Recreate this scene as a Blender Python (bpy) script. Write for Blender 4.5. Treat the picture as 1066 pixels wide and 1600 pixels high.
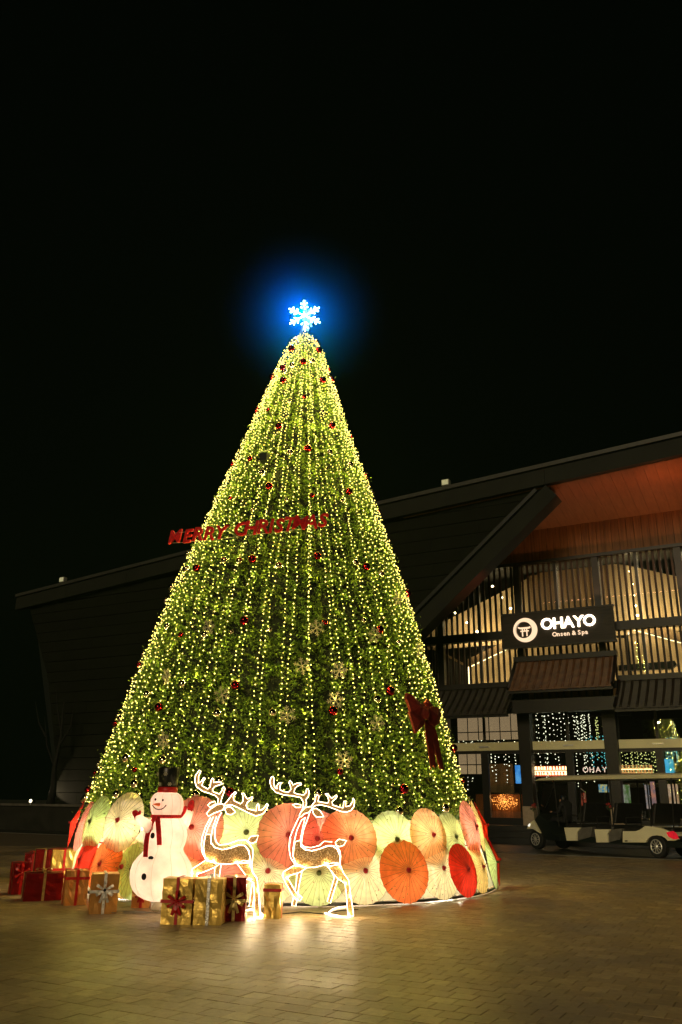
import bpy, bmesh, math, random
import numpy as np
from mathutils import Vector, Matrix
random.seed(7); RNG = np.random.default_rng(7)
for o in list(bpy.data.objects): bpy.data.objects.remove(o)
SC = bpy.context.scene; COL = SC.collection
# ------------------------------------------------------------------ camera
W0, H0, FPX, EYE = 1066, 1600, 1290.0, 1.4
_p = math.atan(452/FPX); _r = math.radians(0.73)
_f = np.array([0, math.cos(_p), math.sin(_p)]); _u = np.array([0, -math.sin(_p), math.cos(_p)]); _x = np.array([1.0, 0, 0])
CU = _u*math.cos(_r)-_x*math.sin(_r); CR = _x*math.cos(_r)+_u*math.sin(_r); CF = _f
cd = bpy.data.cameras.new('camera'); cam = bpy.data.objects.new('camera', cd); COL.objects.link(cam)
cd.sensor_fit = 'HORIZONTAL'; cd.sensor_width = 36; cd.lens = FPX/W0*36; cd.clip_start = .1; cd.clip_end = 2000
cam.matrix_world = Matrix(((CR[0], CU[0], -CF[0], 0), (CR[1], CU[1], -CF[1], 0), (CR[2], CU[2], -CF[2], EYE), (0, 0, 0, 1)))
SC.camera = cam
# ------------------------------------------------------------------ world (night)
w = bpy.data.worlds.new('World'); SC.world = w; w.use_nodes = True
bg = w.node_tree.nodes['Background']; bg.inputs[0].default_value = (.30, .60, .34, 1); bg.inputs[1].default_value = .0007
SC.view_settings.view_transform = 'Standard'; SC.view_settings.look = 'None'
SC.view_settings.exposure = 1.0; SC.view_settings.gamma = 1; SC.view_settings.use_curve_mapping = False
SC.render.engine = 'CYCLES'
cy = SC.cycles; cy.use_denoising = True; cy.max_bounces = 6; cy.diffuse_bounces = 3; cy.glossy_bounces = 3
cy.transmission_bounces = 4; cy.transparent_max_bounces = 16; cy.volume_bounces = 0; cy.sample_clamp_indirect = 4; cy.sample_clamp_direct = 0
cy.caustics_reflective = False; cy.caustics_refractive = False; cy.volume_step_rate = 1; cy.use_light_tree = True
WARM = (1.0, .80, .10)
sl_ = bpy.data.lights.new('plaza_light', 'SUN'); sl_.energy = .40; sl_.angle = math.radians(18); sl_.color = (1, .77, .44)   # the dim light of the plaza behind the camera
so_ = bpy.data.objects.new('plaza_light', sl_); COL.objects.link(so_); so_.rotation_euler = Vector((.35, 1, -.34)).to_track_quat('-Z', 'Y').to_euler()
# ------------------------------------------------------------------ pixel -> world
O = np.array([0, 0, EYE])
def ray(x, y):
    d = CF*FPX+CR*(x-533)-CU*(y-800); return d/np.linalg.norm(d)
def gnd(x, y, z=0): d = ray(x, y); return O+d*(z-EYE)/d[2]
def atY(x, y, Y): d = ray(x, y); return O+d*Y/d[1]
FA = math.radians(61.5); FP = np.array([7.3, 34.5]); FU = np.array([math.sin(FA), -math.cos(FA)]); FN = np.array([-math.cos(FA), -math.sin(FA)])
def fac(x, y, off):
    "facade coordinates (s along, z up) of a pixel on the facade-parallel plane off metres in front of the glazing"
    Q = FP+FN*off; d = ray(x, y); t = (Q@FN)/(d[:2]@FN); P = O+d*t
    return float((P[:2]-FP)@FU), float(P[2])
# ------------------------------------------------------------------ object helpers
def tag(o, label=None, cat=None, group=None, kind=None):
    if label: o['label'] = label
    if cat: o['category'] = cat
    if group: o['group'] = group
    if kind: o['kind'] = kind
    return o
def empty(name, loc=(0, 0, 0), rz=0, label=None, cat=None, group=None):
    o = bpy.data.objects.new(name, None); COL.objects.link(o); o.location = loc; o.rotation_euler = (0, 0, rz)
    o.empty_display_size = .1
    return tag(o, label, cat, group)
def link(name, me, mats=None, parent=None, loc=None, smooth=False):
    if mats is not None:
        for m in (mats if isinstance(mats, (list, tuple)) else [mats]): me.materials.append(m)
    if smooth: me.polygons.foreach_set('use_smooth', [True]*len(me.polygons))
    o = bpy.data.objects.new(name, me); COL.objects.link(o)
    if parent: o.parent = parent
    if loc is not None: o.location = loc
    return o
class MB:
    def __init__(s): s.v = []; s.f = []; s.m = []
    def add(s, vs, fs, m=0):
        b = len(s.v); s.v += [tuple(map(float, v)) for v in vs]; s.f += [tuple(b+i for i in f) for f in fs]; s.m += [m]*len(fs); return s
    def box(s, a, b, m=0):
        x0, y0, z0 = a; x1, y1, z1 = b
        if x0 > x1: x0, x1 = x1, x0
        if y0 > y1: y0, y1 = y1, y0
        if z0 > z1: z0, z1 = z1, z0
        return s.add([(x0,y0,z0),(x1,y0,z0),(x1,y1,z0),(x0,y1,z0),(x0,y0,z1),(x1,y0,z1),(x1,y1,z1),(x0,y1,z1)],
              [(0,3,2,1),(4,5,6,7),(0,1,5,4),(1,2,6,5),(2,3,7,6),(3,0,4,7)], m)
    def hexa(s, p, m=0):
        "eight points: bottom four then top four"
        return s.add(p, [(0,3,2,1),(4,5,6,7),(0,1,5,4),(1,2,6,5),(2,3,7,6),(3,0,4,7)], m)
    def tube(s, pts, r, n=6, m=0, closed=False, cap=True):
        pts = [np.array(p, float) for p in pts]; N = len(pts); rs = r if isinstance(r, (list, tuple)) else [r]*N
        b = len(s.v); prev = None
        for i, p in enumerate(pts):
            if closed: t = pts[(i+1) % N]-pts[i-1]
            else: t = pts[min(i+1, N-1)]-pts[max(i-1, 0)]
            t = t/(np.linalg.norm(t)+1e-9)
            if prev is None:
                a = np.array([0, 0, 1.0]) if abs(t[2]) < .9 else np.array([1.0, 0, 0])
            else: a = prev
            a = a-t*(a@t); a = a/(np.linalg.norm(a)+1e-9); prev = a; c = np.cross(t, a)
            for k in range(n):
                q = 2*math.pi*k/n; s.v.append(tuple(p+rs[i]*(a*math.cos(q)+c*math.sin(q))))
        L = N if closed else N-1
        for i in range(L):
            for k in range(n):
                j = (i+1) % N; s.f.append((b+i*n+k, b+i*n+(k+1) % n, b+j*n+(k+1) % n, b+j*n+k)); s.m.append(m)
        if cap and not closed:
            s.f.append(tuple(b+k for k in range(n))[::-1]); s.m.append(m); s.f.append(tuple(b+(N-1)*n+k for k in range(n))); s.m.append(m)
        return s
    def lathe(s, prof, n=24, m=0, c=(0, 0, 0)):
        "prof: (radius, z[, dx, dy])"
        b = len(s.v)
        for q in prof:
            r, z = q[0], q[1]; dx = q[2] if len(q) > 2 else 0; dy = q[3] if len(q) > 3 else 0
            for k in range(n):
                a = 2*math.pi*k/n; s.v.append((c[0]+dx+r*math.cos(a), c[1]+dy+r*math.sin(a), c[2]+z))
        for i in range(len(prof)-1):
            for k in range(n):
                s.f.append((b+i*n+k, b+i*n+(k+1) % n, b+(i+1)*n+(k+1) % n, b+(i+1)*n+k)); s.m.append(m)
        s.f.append(tuple(b+k for k in range(n))[::-1]); s.m.append(m); s.f.append(tuple(b+(len(prof)-1)*n+k for k in range(n))); s.m.append(m)
        return s
    def sphere(s, c, r, n=12, k=7, m=0, sc=(1, 1, 1)):
        b = len(s.v); s.v.append((c[0], c[1], c[2]-r*sc[2]))
        for i in range(1, k):
            t = math.pi*i/k
            for j in range(n):
                a = 2*math.pi*j/n; s.v.append((c[0]+r*sc[0]*math.sin(t)*math.cos(a), c[1]+r*sc[1]*math.sin(t)*math.sin(a), c[2]-r*sc[2]*math.cos(t)))
        s.v.append((c[0], c[1], c[2]+r*sc[2])); e = len(s.v)-1
        for j in range(n): s.f.append((b, b+1+(j+1) % n, b+1+j)); s.m.append(m)
        for i in range(k-2):
            for j in range(n): s.f.append((b+1+i*n+j, b+1+i*n+(j+1) % n, b+1+(i+1)*n+(j+1) % n, b+1+(i+1)*n+j)); s.m.append(m)
        for j in range(n): s.f.append((e, b+1+(k-2)*n+j, b+1+(k-2)*n+(j+1) % n)); s.m.append(m)
        return s
    def prism(s, poly, d, m=0):
        "extrude a 3D polygon along vector d"
        n = len(poly); P = [np.array(p, float) for p in poly]; d = np.array(d, float)
        return s.add(P+[p+d for p in P], [tuple(range(n))[::-1], tuple(range(n, 2*n))]+[(i, (i+1) % n, n+(i+1) % n, n+i) for i in range(n)], m)
    def mesh(s, name='m'):
        me = bpy.data.meshes.new(name); me.from_pydata(s.v, [], s.f); me.update()
        if any(s.m): me.polygons.foreach_set('material_index', s.m)
        return me
    def build(s, name, mats, parent=None, loc=None, smooth=False, tri=False, bevel=0, kind=None):
        me = s.mesh(name)
        if tri or bevel:
            bm = bmesh.new(); bm.from_mesh(me)
            if tri: bmesh.ops.triangulate(bm, faces=[f for f in bm.faces if len(f.verts) > 4])
            if bevel: bmesh.ops.bevel(bm, geom=bm.edges[:], offset=bevel, segments=1, affect='EDGES')
            bmesh.ops.recalc_face_normals(bm, faces=bm.faces[:]); bm.to_mesh(me); bm.free()
        o = link(name, me, mats, parent, loc, smooth)
        if kind: o['kind'] = kind
        return o
def copy_tree(o, parent=None):
    c = o.copy(); COL.objects.link(c); c.parent = parent
    for ch in list(o.children): copy_tree(ch, c)
    return c
def text_mesh(body, size=1, extrude=.02, offset=0, shear=0, align='CENTER', spacing=1):
    cu = bpy.data.curves.new('t', 'FONT'); cu.body = body; cu.size = size; cu.extrude = extrude; cu.offset = offset; cu.shear = shear
    cu.align_x = align; cu.align_y = 'CENTER'; cu.space_character = spacing; cu.resolution_u = 3
    ob = bpy.data.objects.new('t', cu); COL.objects.link(ob); dg = bpy.context.evaluated_depsgraph_get(); dg.update()
    me = bpy.data.meshes.new_from_object(ob.evaluated_get(dg)); bpy.data.objects.remove(ob); bpy.data.curves.remove(cu)
    me.materials.clear(); return me
# ------------------------------------------------------------------ materials
def mat(name, col, rough=.6, metal=0, vary=.15, scale=8, spec=.5, bump=0, bscale=40, emit=None, es=0, alpha=None):
    m = bpy.data.materials.new(name); m.use_nodes = True; nt = m.node_tree; N = nt.nodes; L = nt.links; b = N['Principled BSDF']
    b.inputs['Roughness'].default_value = rough; b.inputs['Metallic'].default_value = metal; b.inputs['Specular IOR Level'].default_value = spec
    tc = N.new('ShaderNodeTexCoord'); no = N.new('ShaderNodeTexNoise'); no.inputs['Scale'].default_value = scale; no.inputs['Detail'].default_value = 5
    L.new(tc.outputs['Object'], no.inputs['Vector'])
    mr = N.new('ShaderNodeMapRange'); mr.inputs['To Min'].default_value = 1-vary*1.6; mr.inputs['To Max'].default_value = 1+vary*1.6; mr.inputs[1].default_value = .25; mr.inputs[2].default_value = .75
    L.new(no.outputs['Fac'], mr.inputs['Value'])
    mx = N.new('ShaderNodeVectorMath'); mx.operation = 'SCALE'; mx.inputs[0].default_value = col; L.new(mr.outputs[0], mx.inputs['Scale'])
    L.new(mx.outputs[0], b.inputs['Base Color'])
    if bump:
        n2 = N.new('ShaderNodeTexNoise'); n2.inputs['Scale'].default_value = bscale; n2.inputs['Detail'].default_value = 3; L.new(tc.outputs['Object'], n2.inputs['Vector'])
        bp = N.new('ShaderNodeBump'); bp.inputs['Strength'].default_value = bump; bp.inputs['Distance'].default_value = .02; L.new(n2.outputs['Fac'], bp.inputs['Height']); L.new(bp.outputs[0], b.inputs['Normal'])
    if emit: b.inputs['Emission Color'].default_value = (*emit, 1); b.inputs['Emission Strength'].default_value = es
    return m
def emis(name, col, s, sample=True):
    m = bpy.data.materials.new(name); m.use_nodes = True; nt = m.node_tree; nt.nodes.clear()
    e = nt.nodes.new('ShaderNodeEmission'); e.inputs[0].default_value = (*col, 1); e.inputs[1].default_value = s
    o = nt.nodes.new('ShaderNodeOutputMaterial'); nt.links.new(e.outputs[0], o.inputs[0])
    m.cycles.emission_sampling = 'AUTO' if sample else 'NONE'
    return m
def wood(name, col, rough=.5, axis=(3, 3, .4), vary=.35, spec=.3):
    m = mat(name, col, rough, vary=vary, scale=3, spec=spec); nt = m.node_tree
    no = [n for n in nt.nodes if n.type == 'TEX_NOISE'][0]; tc = [n for n in nt.nodes if n.type == 'TEX_COORD'][0]
    mp = nt.nodes.new('ShaderNodeMapping'); mp.inputs['Scale'].default_value = axis; nt.links.new(tc.outputs['Object'], mp.inputs[0]); nt.links.new(mp.outputs[0], no.inputs['Vector'])
    return m
def paper(name, col, trans=.65, marks=True, clear=0.0):
    "oil paper / fabric that lets light through"
    m = bpy.data.materials.new(name); m.use_nodes = True; nt = m.node_tree; N = nt.nodes; L = nt.links; N.clear()
    tc = N.new('ShaderNodeTexCoord'); no = N.new('ShaderNodeTexNoise'); no.inputs['Scale'].default_value = 5; no.inputs['Detail'].default_value = 4; L.new(tc.outputs['Object'], no.inputs['Vector'])
    mr = N.new('ShaderNodeMapRange'); mr.inputs[1].default_value = .3; mr.inputs[2].default_value = .7; mr.inputs[3].default_value = .8; mr.inputs[4].default_value = 1.08; L.new(no.outputs['Fac'], mr.inputs[0])
    sc = N.new('ShaderNodeVectorMath'); sc.operation = 'SCALE'; sc.inputs[0].default_value = col; L.new(mr.outputs[0], sc.inputs['Scale']); c = sc.outputs[0]
    if marks:
        vo = N.new('ShaderNodeTexVoronoi'); vo.inputs['Scale'].default_value = 7; vo.inputs['Randomness'].default_value = 1
        mp = N.new('ShaderNodeMapping'); mp.inputs['Scale'].default_value = (1, 1.7, 1); L.new(tc.outputs['Object'], mp.inputs[0])
        n3 = N.new('ShaderNodeTexNoise'); n3.inputs['Scale'].default_value = 25; L.new(tc.outputs['Object'], n3.inputs['Vector'])
        av = N.new('ShaderNodeVectorMath'); av.operation = 'MULTIPLY_ADD'; av.inputs[1].default_value = (.07, .07, .07); L.new(n3.outputs['Color'], av.inputs[0]); L.new(mp.outputs[0], av.inputs[2]); L.new(av.outputs[0], vo.inputs['Vector'])
        lt = N.new('ShaderNodeMath'); lt.operation = 'LESS_THAN'; lt.inputs[1].default_value = .155; L.new(vo.outputs['Distance'], lt.inputs[0])
        sep = N.new('ShaderNodeSeparateColor'); L.new(vo.outputs['Color'], sep.inputs[0])
        gt = N.new('ShaderNodeMath'); gt.operation = 'GREATER_THAN'; gt.inputs[1].default_value = .62; L.new(sep.outputs[0], gt.inputs[0])
        mu = N.new('ShaderNodeMath'); mu.operation = 'MULTIPLY'; L.new(lt.outputs[0], mu.inputs[0]); L.new(gt.outputs[0], mu.inputs[1])
        g2 = N.new('ShaderNodeMath'); g2.operation = 'GREATER_THAN'; g2.inputs[1].default_value = .5; L.new(sep.outputs[1], g2.inputs[0])
        cm = N.new('ShaderNodeMix'); cm.data_type = 'RGBA'; cm.inputs[6].default_value = (.35, .02, .015, 1); cm.inputs[7].default_value = (.05, .16, .03, 1); L.new(g2.outputs[0], cm.inputs[0])
        c2 = N.new('ShaderNodeMix'); c2.data_type = 'RGBA'; L.new(mu.outputs[0], c2.inputs[0]); L.new(c, c2.inputs[6]); L.new(cm.outputs[2], c2.inputs[7]); c = c2.outputs[2]
    d = N.new('ShaderNodeBsdfDiffuse'); t = N.new('ShaderNodeBsdfTranslucent'); mx = N.new('ShaderNodeMixShader'); mx.inputs[0].default_value = trans
    L.new(c, d.inputs[0]); L.new(c, t.inputs[0]); L.new(d.outputs[0], mx.inputs[1]); L.new(t.outputs[0], mx.inputs[2]); out = mx.outputs[0]
    if clear:
        tr = N.new('ShaderNodeBsdfTransparent'); tr.inputs[0].default_value = (*[min(1, .25+.8*q) for q in col], 1); m2 = N.new('ShaderNodeMixShader'); m2.inputs[0].default_value = clear
        L.new(out, m2.inputs[1]); L.new(tr.outputs[0], m2.inputs[2]); out = m2.outputs[0]
    om = N.new('ShaderNodeOutputMaterial'); L.new(out, om.inputs[0]); return m
def glass(name, tint=(.9, .93, .9), refl=.12, rough=.01):
    m = bpy.data.materials.new(name); m.use_nodes = True; nt = m.node_tree; N = nt.nodes; L = nt.links; N.clear()
    t = N.new('ShaderNodeBsdfTransparent'); t.inputs[0].default_value = (*tint, 1); g = N.new('ShaderNodeBsdfGlossy'); g.inputs['Roughness'].default_value = rough
    lw = N.new('ShaderNodeLayerWeight'); lw.inputs[0].default_value = .35; mr = N.new('ShaderNodeMapRange'); mr.inputs[3].default_value = refl; mr.inputs[4].default_value = .9; L.new(lw.outputs['Fresnel'], mr.inputs[0])
    mr.inputs[1].default_value = .05
    mx = N.new('ShaderNodeMixShader'); L.new(mr.outputs[0], mx.inputs[0]); L.new(t.outputs[0], mx.inputs[1]); L.new(g.outputs[0], mx.inputs[2])
    om = N.new('ShaderNodeOutputMaterial'); L.new(mx.outputs[0], om.inputs[0]); return m
def paver_mat(name, island):
    m = bpy.data.materials.new(name); m.use_nodes = True; nt = m.node_tree; N = nt.nodes; L = nt.links; b = N['Principled BSDF']
    if island: g = N.new('ShaderNodeNewGeometry'); rnd = g.outputs['Random Per Island']
    else: g = N.new('ShaderNodeObjectInfo'); rnd = g.outputs['Random']
    ge = N.new('ShaderNodeNewGeometry'); cr = N.new('ShaderNodeValToRGB'); L.new(rnd, cr.inputs[0])
    cr.color_ramp.elements[0].color = (.25, .178, .088, 1); cr.color_ramp.elements[1].color = (.40, .295, .155, 1)
    e = cr.color_ramp.elements.new(.75); e.color = (.32, .232, .118, 1)
    no = N.new('ShaderNodeTexNoise'); no.inputs['Scale'].default_value = 14; no.inputs['Detail'].default_value = 8; no.inputs['Roughness'].default_value = .7; L.new(ge.outputs['Position'], no.inputs['Vector'])
    n2 = N.new('ShaderNodeTexNoise'); n2.inputs['Scale'].default_value = .55; n2.inputs['Detail'].default_value = 4; L.new(ge.outputs['Position'], n2.inputs['Vector'])
    a = N.new('ShaderNodeMapRange'); a.inputs[1].default_value = .3; a.inputs[2].default_value = .7; a.inputs[3].default_value = .72; a.inputs[4].default_value = 1.3; L.new(no.outputs['Fac'], a.inputs[0])
    a2 = N.new('ShaderNodeMapRange'); a2.inputs[1].default_value = .3; a2.inputs[2].default_value = .7; a2.inputs[3].default_value = .62; a2.inputs[4].default_value = 1.25; L.new(n2.outputs['Fac'], a2.inputs[0])
    mu = N.new('ShaderNodeMath'); mu.operation = 'MULTIPLY'; L.new(a.outputs[0], mu.inputs[0]); L.new(a2.outputs[0], mu.inputs[1])
    sc = N.new('ShaderNodeVectorMath'); sc.operation = 'SCALE'; L.new(cr.outputs[0], sc.inputs[0]); L.new(mu.outputs[0], sc.inputs['Scale']); L.new(sc.outputs[0], b.inputs['Base Color'])
    rr = N.new('ShaderNodeMapRange'); rr.inputs[1].default_value = .3; rr.inputs[2].default_value = .7; rr.inputs[3].default_value = .36; rr.inputs[4].default_value = .6; L.new(n2.outputs['Fac'], rr.inputs[0]); L.new(rr.outputs[0], b.inputs['Roughness'])
    bp = N.new('ShaderNodeBump'); bp.inputs['Strength'].default_value = .35; bp.inputs['Distance'].default_value = .005
    n3 = N.new('ShaderNodeTexNoise'); n3.inputs['Scale'].default_value = 45; n3.inputs['Detail'].default_value = 4; L.new(ge.outputs['Position'], n3.inputs['Vector']); L.new(n3.outputs['Fac'], bp.inputs['Height']); L.new(bp.outputs[0], b.inputs['Normal'])
    return m
M = dict(
 asphalt=mat('asphalt', (.035, .034, .03), .42, vary=.3, scale=1.2, bump=.5, bscale=60), earth=mat('earth', (.02, .025, .015), .9, vary=.4, scale=.3),
 joint=mat('joint_sand', (.13, .095, .05), .9, vary=.3, scale=20), kerb=mat('kerb_stone', (.09, .085, .07), .5, vary=.3, scale=3), stone=mat('dark_stone', (.018, .017, .014), .45, vary=.3, scale=2),
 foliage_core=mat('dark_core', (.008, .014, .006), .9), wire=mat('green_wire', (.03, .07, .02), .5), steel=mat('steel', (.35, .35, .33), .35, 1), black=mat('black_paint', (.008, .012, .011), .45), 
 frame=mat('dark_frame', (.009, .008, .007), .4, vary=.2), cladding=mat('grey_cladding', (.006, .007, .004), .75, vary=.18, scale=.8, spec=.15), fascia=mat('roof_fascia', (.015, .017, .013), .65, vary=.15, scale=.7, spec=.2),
 capm=mat('roof_cap', (.035, .037, .031), .5, vary=.2, scale=1), woodwall=wood('timber_boards', (.20, .085, .03), .55, (5, 5, .25), .3), soffit=wood('timber_soffit', (.20, .095, .04), .6, (4, .3, 4), .10),
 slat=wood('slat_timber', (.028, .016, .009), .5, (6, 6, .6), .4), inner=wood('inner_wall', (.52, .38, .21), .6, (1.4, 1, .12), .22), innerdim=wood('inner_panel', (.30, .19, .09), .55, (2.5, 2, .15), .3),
 innerdark=mat('inner_dark', (.03, .026, .02), .7), beam=mat('pale_beam', (.85, .82, .50), .35, vary=.1, scale=.8), rooftile=mat('roof_tile', (.022, .018, .013), .5, vary=.35, scale=3), rooftile_lit=mat('lit_brown_tile', (.12, .055, .025), .5, vary=.35, scale=3),  # brown tile: warm light on the middle awning put into its colour
 signboard=wood('sign_board', (.02, .016, .012), .45, (.6, 2, 4), .3), cream=mat('cream_panel', (.6, .52, .38), .6, vary=.1), colfoot=mat('column_foot', (.5, .40, .28), .5, vary=.1),
 red_felt=mat('red_felt', (.68, .008, .014), .8, vary=.3, scale=30, bump=.6, bscale=90), red_ribbon=mat('red_ribbon', (.55, .012, .012), .4, vary=.2, scale=10), bow=mat('bow_velvet', (.17, .010, .006), .75, vary=.3, scale=6, bump=.4, bscale=12),
 gold_foil=mat('gold_foil', (.80, .55, .13), .32, .62, vary=.12, scale=5, bump=.5, bscale=14), bronze_foil=mat('bronze_foil', (.72, .36, .10), .32, .62, vary=.12, scale=5, bump=.5, bscale=12), red_foil=mat('red_foil', (.25, .006, .009), .3, .5, vary=.2, scale=5, bump=.5, bscale=12),
 silver_ribbon=mat('silver_ribbon', (.75, .75, .72), .3, .7, vary=.25, scale=30, bump=.5, bscale=60), gold_ribbon=mat('gold_ribbon', (.80, .62, .25), .3, .7, vary=.2, scale=20, bump=.4, bscale=30),
 bauble_silver=mat('silver_bauble', (.80, .74, .62), .07, 1, vary=.03), bauble_red=mat('red_bauble', (.28, .012, .025), .08, 1, vary=.05), ornament=mat('champagne_glitter', (.50, .45, .30), .35, .5, vary=.3, scale=40, emit=(1, .85, .4), es=.02),  # ornament: lit sparkle of the glitter put in as faint emission
 button=mat('black_felt', (.01, .01, .014), .8), carrot=mat('carrot', (.85, .18, .05), .6), hat=None,
 cart_body=mat('cart_cream_paint', (.86, .82, .56), .25, vary=.04, scale=2), cart_roof=mat('cart_roof', (.8, .76, .5), .35, vary=.08, scale=2), rubber=mat('rubber', (.012, .012, .012), .8, vary=.2, scale=20), vinyl=mat('black_vinyl', (.014, .014, .014), .45, vary=.2), greyplastic=mat('grey_plastic', (.12, .115, .10), .5), chrome=mat('chrome', (.85, .85, .8), .3, .6, vary=.05),
 skin=mat('skin', (.55, .30, .19), .55, vary=.08), hair=mat('hair', (.008, .007, .006), .5), cloth_dark=mat('dark_cloth', (.01, .01, .013), .85, vary=.3), bark=mat('bark', (.004, .004, .003), .85, vary=.4, scale=6, bump=.6, bscale=20), leafdark=mat('dark_leaf', (.03, .06, .02), .6), petals=mat('red_petals', (.6, .02, .03), .6), lampcase=mat('lamp_case', (.5, .5, .42), .4),
 bamboo=mat('bamboo_rib', (.10, .03, .015), .6), tip=mat('parasol_tip', (.5, .02, .03), .5), tipgreen=mat('parasol_tip_green', (.10, .14, .03), .5), twig=mat('mesh_gold', (.62, .36, .12), .35, .4, vary=.1))
E_BULB = emis('fairy_bulb', (1, .80, .16), 3.4); E_ROPE = emis('rope_light', (1, .75, .45), 7); E_FLAKE = emis('snowflake_led', (.55, .86, 1), 9)
E_SIGN = emis('sign_letter', (1, .80, .58), 2.6); E_SIGN2 = emis('sign_disc', (1, .68, .42), .62); E_DOWN = emis('downlight', (1, .80, .48), 22); E_COVE = emis('cove_light', (1, .74, .36), 2.8)
E_WHITE = emis('white_fairy_bulb', (1, .95, .70), 1.6, False); E_TEAL = emis('teal_fairy_bulb', (.15, .7, .75), .8, False); E_GREENY = emis('yellow_fairy_bulb', (.85, .85, .3), 1.0, False)
P_COL = dict(red=(.85, .05, .03), orange=(.93, .22, .07), salmon=(.94, .38, .20), coral=(.95, .33, .29), peach=(.95, .50, .27), cream=(.95, .83, .60), mint=(.68, .80, .42), green=(.62, .80, .36), olive=(.45, .48, .22), gold=(.85, .62, .25))
P_MAT = {k: paper('paper_'+k, v, .62, k in ('cream', 'green', 'mint', 'salmon', 'peach', 'coral', 'orange', 'gold')) for k, v in P_COL.items()}
P_SKIRT = paper('skirt_gauze', (.78, .82, .56), .6, False, .45); P_SNOW = paper('inflatable_nylon', (.96, .90, .82), .42, False)
GLASS = glass('window_glass'); GLASS_DOOR = glass('door_glass', (.85, .88, .84), .16)
# ------------------------------------------------------------------ ground
def sheet(name, pts, z, m, kind='structure'):
    b = MB(); b.add([(p[0], p[1], z) for p in pts], [tuple(range(len(pts)))]); return b.build(name, m, kind=kind)
sheet('ground', [(-400, -60), (400, -60), (400, 500), (-400, 500)], -.06, M['earth'])
def F2(s, off, z=0):
    q = FP+FU*s+FN*off; return (float(q[0]), float(q[1]), z)
sheet('road', [F2(-70, 7.9), F2(40, 7.9), F2(40, 1.2), F2(-70, 1.2)], -.012, M['asphalt'])
sheet('pavement_bed', [F2(-45, 8.0), F2(40, 8.0), F2(40, 40), F2(-45, 40)], -.012, M['joint'])
kb = MB()
kerb = empty('kerb', tuple(F2(0, 7.95)), -math.pi/2+FA); tag(kerb, kind='structure')
for i in range(-30, 30):
    MB().box((i*.9+.004, -.09, -.05), (i*.9+.896, .09, .012)).build('kerb_stone', M['kerb'], kerb)
# pavers 20 x 20 cm in running bond, rows parallel to the facade
TREE = np.array([-.955, 16.42])
pave = empty('pavement', (0, 0, 0)); tag(pave, kind='structure')
PS = .2; cells = []
for r in range(0, 175):
    off = 8.12+r*PS
    sh = (.5*(r % 2)+random.uniform(-.17, .17))*PS
    for c in range(-150, 150):
        s = c*PS+sh+PS/2; q = FP+FU*s+FN*(off+PS/2)
        if q[1] < 4.9 or q[1] > 27: continue
        if abs(q[0]) > .5*q[1]+4: continue
        if np.hypot(*(q-TREE)) < 3.55: continue
        cells.append((float(np.hypot(*q)), float(q[0]), float(q[1])))
cells.sort()
PM_O = paver_mat('paver_stone', False); PM_J = paver_mat('paver_stone_far', True)
def paver_verts(h, g, tx, ty, b=.002):
    a = PS/2-g; top = []
    for (x, y) in ((-a+b, -a+b), (a-b, -a+b), (a-b, a-b), (-a+b, a-b)): top.append((x, y, h+x*tx+y*ty))
    low = [(x, y, h-.005) for x, y in ((-a, -a), (a, -a), (a, a), (-a, a))]; bt = [(x, y, -.05) for x, y, _ in low]
    return bt+low+top
PF = [(8, 9, 10, 11)]+[(4+i, 4+(i+1) % 4, 8+(i+1) % 4, 8+i) for i in range(4)]+[(i, (i+1) % 4, 4+(i+1) % 4, 4+i) for i in range(4)]
pm = []
for k in range(24):
    b = MB(); b.add(paver_verts(random.uniform(-.0012, .0012), random.uniform(.0008, .002), random.uniform(-.005, .005), random.uniform(-.005, .005)), PF); me = b.mesh('paver'); me.materials.append(PM_O); pm.append(me)
ang = -math.pi/2+FA; ca, sa = math.cos(ang), math.sin(ang)
for i, (_, x, y) in enumerate(cells[:300]):
    o = bpy.data.objects.new('paver', random.choice(pm)); COL.objects.link(o); o.parent = pave; o.location = (x, y, 0); o.rotation_euler = (0, 0, ang+random.choice((0, 1, 2, 3))*math.pi/2)
b = MB()
for _, x, y in cells[300:]:
    vs = paver_verts(random.uniform(-.0012, .0012), random.uniform(.0008, .002), random.uniform(-.005, .005), random.uniform(-.005, .005))
    b.add([(x+v[0]*ca-v[1]*sa, y+v[0]*sa+v[1]*ca, v[2]) for v in vs], PF)
b.build('paver', PM_J, pave, kind='stuff')
# ------------------------------------------------------------------ the spa building (local axes: x = s along the facade, y = away from the plaza, z = up)
BZ = -math.pi/2+FA
bld = empty('spa_building', (FP[0], FP[1], 0), BZ, 'dark spa building with timber soffit, glowing slatted windows and tiled awnings behind the tree', 'building')
def topz(s):
    return float(np.interp(s, [-26, -25.3, -4.4, 8, 14], [11.55, 11.6, 13.35, 14.08, 14.45]))
def Bx(name, s0, s1, o0, o1, z0, z1, m, parent=bld, **k):
    return MB().box((s0, -o0, z0), (s1, -o1, z1)).build(name, m, parent, **k)
# plinth and steps
Bx('floor_platform', -17, 16, 1.2, -9, -.05, .6, M['stone']); Bx('step', -17, 16, 1.6, 1.2, -.05, .4, M['stone']); Bx('step', -17, 16, 2.0, 1.6, -.05, .2, M['stone'])
Bx('wall_plinth', -27, -9, 5.0, 3.2, -.05, 1.02, M['stone']); Bx('plinth_cap', -27.1, -8.9, 5.12, 3.1, 1.02, 1.12, M['kerb'])
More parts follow.
